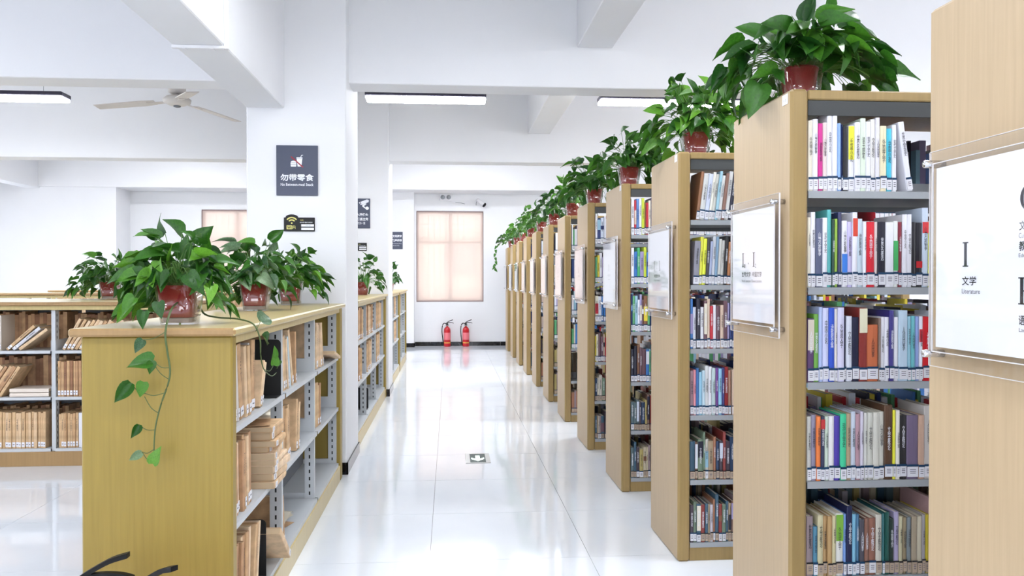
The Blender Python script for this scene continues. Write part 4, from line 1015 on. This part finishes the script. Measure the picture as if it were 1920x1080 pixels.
def plant(name, label, loc, seed, R0_, H0, nl, ll, pot='round', palette=(0, 0, 1, 1, 2), single=True, extra=None, rz=0, potw=.072, poth=.135, low=.3, squash=(1, 1)):
    r = random.Random(seed); t = thing(name, label, 'plant', loc, rz, 'pothos plants in red pots')
    if pot == 'square':
        MB().mat(M['pot']).sq([(.052, .026), (.056, .03), (.070, .145), (.066, .145), (.060, .12)], 28, 6).build('red_pot', t, True)
        MB().mat(M['stone']).sq([(.050, .008), (.052, .024)], 20, 6).build('pebbles', t)
        MB().mat(M['potglass']).sq([(.058, .0005), (.060, .004), (.0785, .155), (.0755, .155), (.0575, .007), (.0001, .007)], 28, 6, None, False).build('glass_sleeve', t, True)
        MB().mat(M['glass']).sq([(.0001, .0004), (.058, .0005)], 28, 6, None, False).build('glass_base', t)
        ph = .135
    else:
        n = 32; mb = MB().mat(M['pot'])
        vs = []; prof = [(.046, .004), (.048, .008), (.056, .06), (.065, .128), (.069, .132), (.069, .140), (.063, .140), (.058, .11)]
        for rr, z in prof:
            for i in range(n):
                a = 2 * math.pi * i / n; k = rr * (1 + (.022 if i % 2 else -.012) * (1 if z < .13 else 0)); vs.append((k * math.cos(a), k * math.sin(a), z))
        fs = [tuple(range(n - 1, -1, -1))]
        for l in range(len(prof) - 1):
            for i in range(n): j = (i + 1) % n; fs.append((l * n + i, l * n + j, l * n + n + j, l * n + n + i))
        mb.add(vs, fs); mb.build('red_pot', t, True)
        MB().mat(M['potglass']).sq([(.056, .0005), (.058, .004), (.078, .150), (.0765, .150), (.0565, .005)], 28, 5, None, False).build('glass_sleeve', t, True)
        ph = .125
    MB().mat(M['soil']).lathe([(.0001, ph - .02), (.056, ph - .02), (.03, ph - .008), (.0001, ph - .005)], 16, None, False).build('soil', t)
    st = MB().mat(M['stem']); joined = MB() if not single else None
    up0 = Vector((0, 0, 1))
    leaves = []
    for i in range(nl):
        a = r.uniform(0, 2 * math.pi); q = math.sqrt(r.random()); el = r.random()
        rr = R0_ * (.18 + .82 * q) * r.uniform(.8, 1.0)
        top = H0 * (1 - .62 * q ** 2)
        z = ph + (top * (low + (1 - low) * el) if q < .85 else H0 * r.uniform(-.35, .35))
        if q > .6: z -= H0 * .12
        p = Vector((rr * math.cos(a) * squash[0], rr * math.sin(a) * squash[1], max(z, .045)))
        if abs(p.x) < .13 and p.y < .03: p.z = max(p.z, ph + .05)          # leave the front of the pot in view
        p.z = max(p.z, ll * .75)
        out = Vector((math.cos(a), math.sin(a), 0)); tang = Vector((-math.sin(a), math.cos(a), 0))
        dz = (1.1 * (1 - q) * el + r.uniform(-.5, .35) - q * .55)
        d = out * (0.45 + .5 * q) + tang * r.uniform(-.8, .8) + up0 * dz
        # blades tend to face up and outward
        nrm = (up0 * .65 + out * .75 + tang * r.uniform(-.5, .5)).normalized()
        size = ll * r.uniform(.68, 1.1)
        leaves.append((p, d, nrm, size, r.choice(palette), r.randrange(5), r.uniform(-.4, .4)))
        b0_ = Vector((r.uniform(-.03, .03), r.uniform(-.03, .03), ph - .012)); mid = b0_.lerp(p, .55) + up0 * (.035 + .02 * r.random()) + out * .01
        st.tube(cr_spline([b0_, mid, p], 3), .0016, 4)
    if extra: leaves += extra
    for p, d, nrm, size, pi, vi, roll in leaves:
        T = leaf_matrix(Vector(p), Vector(d), Vector(nrm), size, roll)
        me = LM[pi][vi]
        if single:
            o = obj('leaf', me, t); o.matrix_basis = T
        else:
            joined.mat(me.materials[0]).add([T @ v.co for v in me.vertices], [tuple(pl.vertices) for pl in me.polygons])
    st.build('stems', t)
    if not single:
        o = joined.build('foliage', t, True); o['kind'] = 'stuff'
    return t
GREENS = (0, 0, 1, 1, 2)
# foreground trio on the yellow case
def E(px, d, nrm, size, pi, vi, roll=0): return (px, d, nrm, size, pi, vi, roll)
main_loc = (-1.006, 3.08, LH)
mx_, my_, mz_ = main_loc
front_leaves = []
def W(x, y, z): return (x - mx_, y - my_, z - mz_)
# trailing vine down the end panel
vine_pts = [W(-1.02, 3.22, 1.33), W(-1.00, 3.05, 1.31), W(-.965, 2.86, 1.285), W(-.955, 2.775, 1.215), W(-.948, 2.772, 1.15), W(-.938, 2.768, 1.09), W(-.944, 2.770, 1.045), W(-.965, 2.772, .985), W(-.980, 2.774, .935), W(-.990, 2.775, .885), W(-.994, 2.775, .82), W(-.991, 2.775, .765)]
F = Vector((.1, -1, .15))
front_leaves += [E(W(-.985, 2.745, 1.115), (-1, 0, .02), (.15, -.85, .5), .098, 0, 1), E(W(-.990, 2.742, 1.120), (-.05, -.1, -1), (.6, -.8, .1), .045, 1, 0),
    E(W(-1.062, 2.765, 1.045), (-.62, 0, -.72), (.35, -.8, .3), .088, 0, 3), E(W(-1.018, 2.752, 1.050), (-.25, -.05, -1), (.2, -1, .1), .055, 1, 0), E(W(-1.040, 2.768, .905), (-.5, 0, -.9), (.5, -.8, .2), .055, 1, 3),
    E(W(-1.030, 2.77, .810), (-.85, 0, -.5), (.3, -.9, .3), .052, 3, 3), E(W(-.990, 2.755, .775), (.35, 0, .95), (-.2, -1, .1), .062, 2, 0), E(W(-1.020, 2.755, 1.19), (-.5, -.1, -.7), (.3, -.9, .3), .055, 3, 1),
    E(W(-1.03, 2.79, 1.285), (-.1, -.2, -1), (.2, -1, .2), .062, 0, 1), E(W(-.985, 2.80, 1.315), (.2, -.3, -.8), (0, -1, .3), .06, 0, 0), E(W(-1.075, 2.83, 1.33), (-.5, -.2, -.6), (.1, -1, .4), .075, 1, 1), E(W(-1.11, 2.88, 1.30), (-.55, -.2, -.8), (.1, -1, .3), .075, 2, 3),
    E(W(-1.06, 3.10, 1.47), (-1, -.2, .35), (0, -.7, .7), .085, 0, 1), E(W(-1.0, 3.12, 1.47), (.1, -.15, 1), (.1, -1, .1), .095, 0, 0), E(W(-.97, 3.14, 1.43), (.5, -.2, .85), (0, -1, .3), .085, 1, 0), E(W(-1.10, 3.08, 1.37), (-.9, -.3, -.35), (0, -.9, .5), .10, 1, 2)]
# second vine over the aisle edge
vine2 = [W(-1.0, 3.26, 1.33), W(-.965, 3.22, 1.262), W(-.90, 3.18, 1.245), W(-.80, 3.10, 1.242), W(-.725, 3.03, 1.225), W(-.700, 3.02, 1.17), W(-.700, 3.03, 1.11), W(-.698, 3.07, 1.055), W(-.690, 3.16, 1.018), W(-.690, 3.25, 1.02)]
front_leaves += [E(W(-.715, 3.08, 1.235), (.25, .85, .18), (.75, -.5, .6), .092, 3, 0), E(W(-.70, 3.05, 1.185), (.15, .75, -.6), (.9, -.5, .3), .07, 0, 3), E(W(-.69, 3.20, 1.055), (.1, .1, 1), (.9, -.7, .1), .058, 1, 0), E(W(-.69, 3.26, 1.06), (.1, .6, -.5), (.9, -.6, .2), .05, 1, 1), E(W(-.69, 3.20, 1.085), (.2, -.2, .9), (.9, -.5, .2), .05, 1, 0)]
p1 = plant('potted_pothos', 'largest pothos, square red pot in glass, vine trailing down yellow end panel', main_loc, 21, .19, .225, 150, .094, 'square', (0, 0, 0, 1, 1, 2), True, front_leaves, low=.25)
v = MB().mat(M['vine']); v.tube(cr_spline(vine_pts, 5), [.0042 - .0022 * i / 56 for i in range(56)][:len(cr_spline(vine_pts, 5))] , 6)
for a, b in ((W(-.940, 2.770, 1.095), W(-.983, 2.755, 1.115)), (W(-.942, 2.770, 1.055), W(-.990, 2.752, 1.118)), (W(-.957, 2.770, 1.01), W(-1.018, 2.755, 1.012)), (W(-.978, 2.772, .942), W(-1.018, 2.758, 1.00)), (W(-1.018, 2.757, 1.01), W(-1.062, 2.765, 1.045)), (W(-.990, 2.775, .885), W(-1.040, 2.768, .905)), (W(-.994, 2.775, .82), W(-1.030, 2.77, .812)), (W(-.992, 2.775, .775), W(-1.03, 2.77, .81)), (W(-.955, 2.775, 1.215), W(-1.020, 2.757, 1.19)), (W(-.968, 2.87, 1.287), W(-1.03, 2.79, 1.285))):
    A, B = Vector(a), Vector(b); v.tube(cr_spline([A, A.lerp(B, .5) + Vector((0, -.006, -.008)), B], 3), .0013, 5)
v.build('trailing_vine', p1, True)
v = MB().mat(M['vine']); q = cr_spline(vine2, 5); v.tube(q, [.004 - .0024 * i / len(q) for i in range(len(q))], 6)
v.tube(cr_spline([W(-.715, 3.02, 1.20), W(-.705, 3.05, 1.235), W(-.715, 3.08, 1.237)], 3), .0013, 5); v.tube(cr_spline([W(-.698, 3.07, 1.055), W(-.69, 3.13, 1.04), W(-.69, 3.20, 1.055)], 3), .0013, 5)
v.build('trailing_vine', p1, True)
plant('potted_pothos', 'pothos with pale leaves, second along the foreground low bookcase', (-1.045, 4.42, LH), 22, .205, .285, 120, .10, 'square', (0, 0, 1, 1, 3, 3), True, low=.1)
plant('potted_pothos', 'pothos beside the nearest white column, under the network sign', (-1.050, 5.40, LH), 23, .23, .26, 120, .095, 'square', (0, 0, 1, 2, 2), True, low=.1)
plant('potted_pothos', 'pothos on the left rear low bookcase, left of the largest plant', (-2.90, 7.10, LH), 24, .30, .27, 115, .105, 'square', (0, 0, 1, 1), True, low=.1)
plant('potted_pothos', 'small dark pothos at far left on the second-row low bookcase', (-4.32, 10.60, LH), 25, .30, .30, 60, .10, 'round', (0, 0, 0), False, low=.05)
plant('potted_pothos', 'pothos on the low bookcase between the two white columns', (-.94, 8.75, LH), 26, .26, .28, 75, .10, 'round', (0, 0, 1, 1), False, low=.1)
plant('potted_pothos', 'pothos half hidden behind the second white column', (-.87, 11.6, LH), 27, .17, .28, 50, .09, 'round', (0, 0), False, low=.1)
# row on the tall cases
ORD = ['second', 'third', 'fourth', 'fifth', 'sixth', 'seventh', 'eighth', 'ninth', 'tenth', 'eleventh', 'farthest']
spec = [(1.275, .305, .225, 150, .115, (0, 0, 0, 1, 1)), (1.295, .265, .31, 150, .10, (0, 1, 1, 2, 2)), (1.23, .30, .26, 120, .105, (0, 0, 1, 1)), (1.225, .29, .30, 115, .11, (0, 0, 0, 1)), (1.24, .27, .30, 75, .10, (0, 1, 1, 2)), (1.22, .30, .26, 75, .10, (0, 0, 1)), (1.22, .28, .26, 70, .10, (0, 0, 1)), (1.22, .28, .30, 70, .10, (0, 0, 1)), (1.22, .26, .24, 60, .10, (0, 0, 1)), (1.22, .28, .26, 60, .10, (0, 0, 1)), (1.22, .30, .24, 60, .10, (0, 0, 1))]
for i, (x, rr, hh, nl, ll, pal) in enumerate(spec):
    y = Y1c + SP * i + .29
    lb = ('large pothos in a red pot on the tall bookcase nearest in full view' if i == 0 else 'pothos on top of the farthest tall bookcase, vine hanging down' if i == 10 else 'pothos in a red pot on the %s tall bookcase from camera' % ORD[i])
    ex = []
    if i == 0:
        ex = [E((-.20, -.13, .05), (-.35, -.1, -1), (-.2, -1, .3), .125, 0, 0, 0), E((.28, -.08, .12), (1, -.1, -.12), (0, -.8, .6), .14, 1, 0, 0), E((.25, -.10, .06), (.9, -.2, -.4), (0, -.9, .4), .105, 1, 1, 0), E((-.28, -.02, .13), (-.5, 0, -.7), (-.5, -.8, .3), .10, 0, 3, 0), E((.0, -.05, .30), (.35, 0, 1), (-.5, -.8, .2), .12, 0, 3, 0), E((.24, .0, .28), (.8, 0, -.35), (0, -.6, .9), .11, 1, 0, 0), E((-.04, -.15, .17), (-.9, -.2, -.2), (0, -.9, .5), .13, 0, 0, 0), E((-.09, -.14, .24), (-.8, -.2, .15), (0, -.9, .5), .12, 0, 0, 0)]
    plant('potted_pothos', lb, (x, y, TH), 100 + i, rr, hh, nl, ll, 'round', pal, i < 4, ex, low=.12, squash=(1, .75))
# vine hanging off the farthest plants
v = MB().mat(M['vine']); r = random.Random(3)
t = [o for o in bpy.data.objects if o.get('label', '').startswith('pothos on top of the farthest')][0]
pts = [(-.1, -.1, .15), (-.28, -.1, .06), (-.33, -.1, -.12), (-.32, -.1, -.30), (-.34, -.1, -.42)]; q = cr_spline(pts, 5); v.tube(q, .003, 5)
v.build('trailing_vine', t)
m = MB()
for i in range(6, len(q), 2):
    T = leaf_matrix(q[i], Vector((r.uniform(-1, 1), -.2, -.6)), Vector((0, -1, .3)), .075, 0); me = LM[0][1]
    m.mat(me.materials[0]).add([T @ v_.co for v_ in me.vertices], [tuple(pl.vertices) for pl in me.polygons])
o = m.build('hanging_leaves', t, True); o['kind'] = 'stuff'
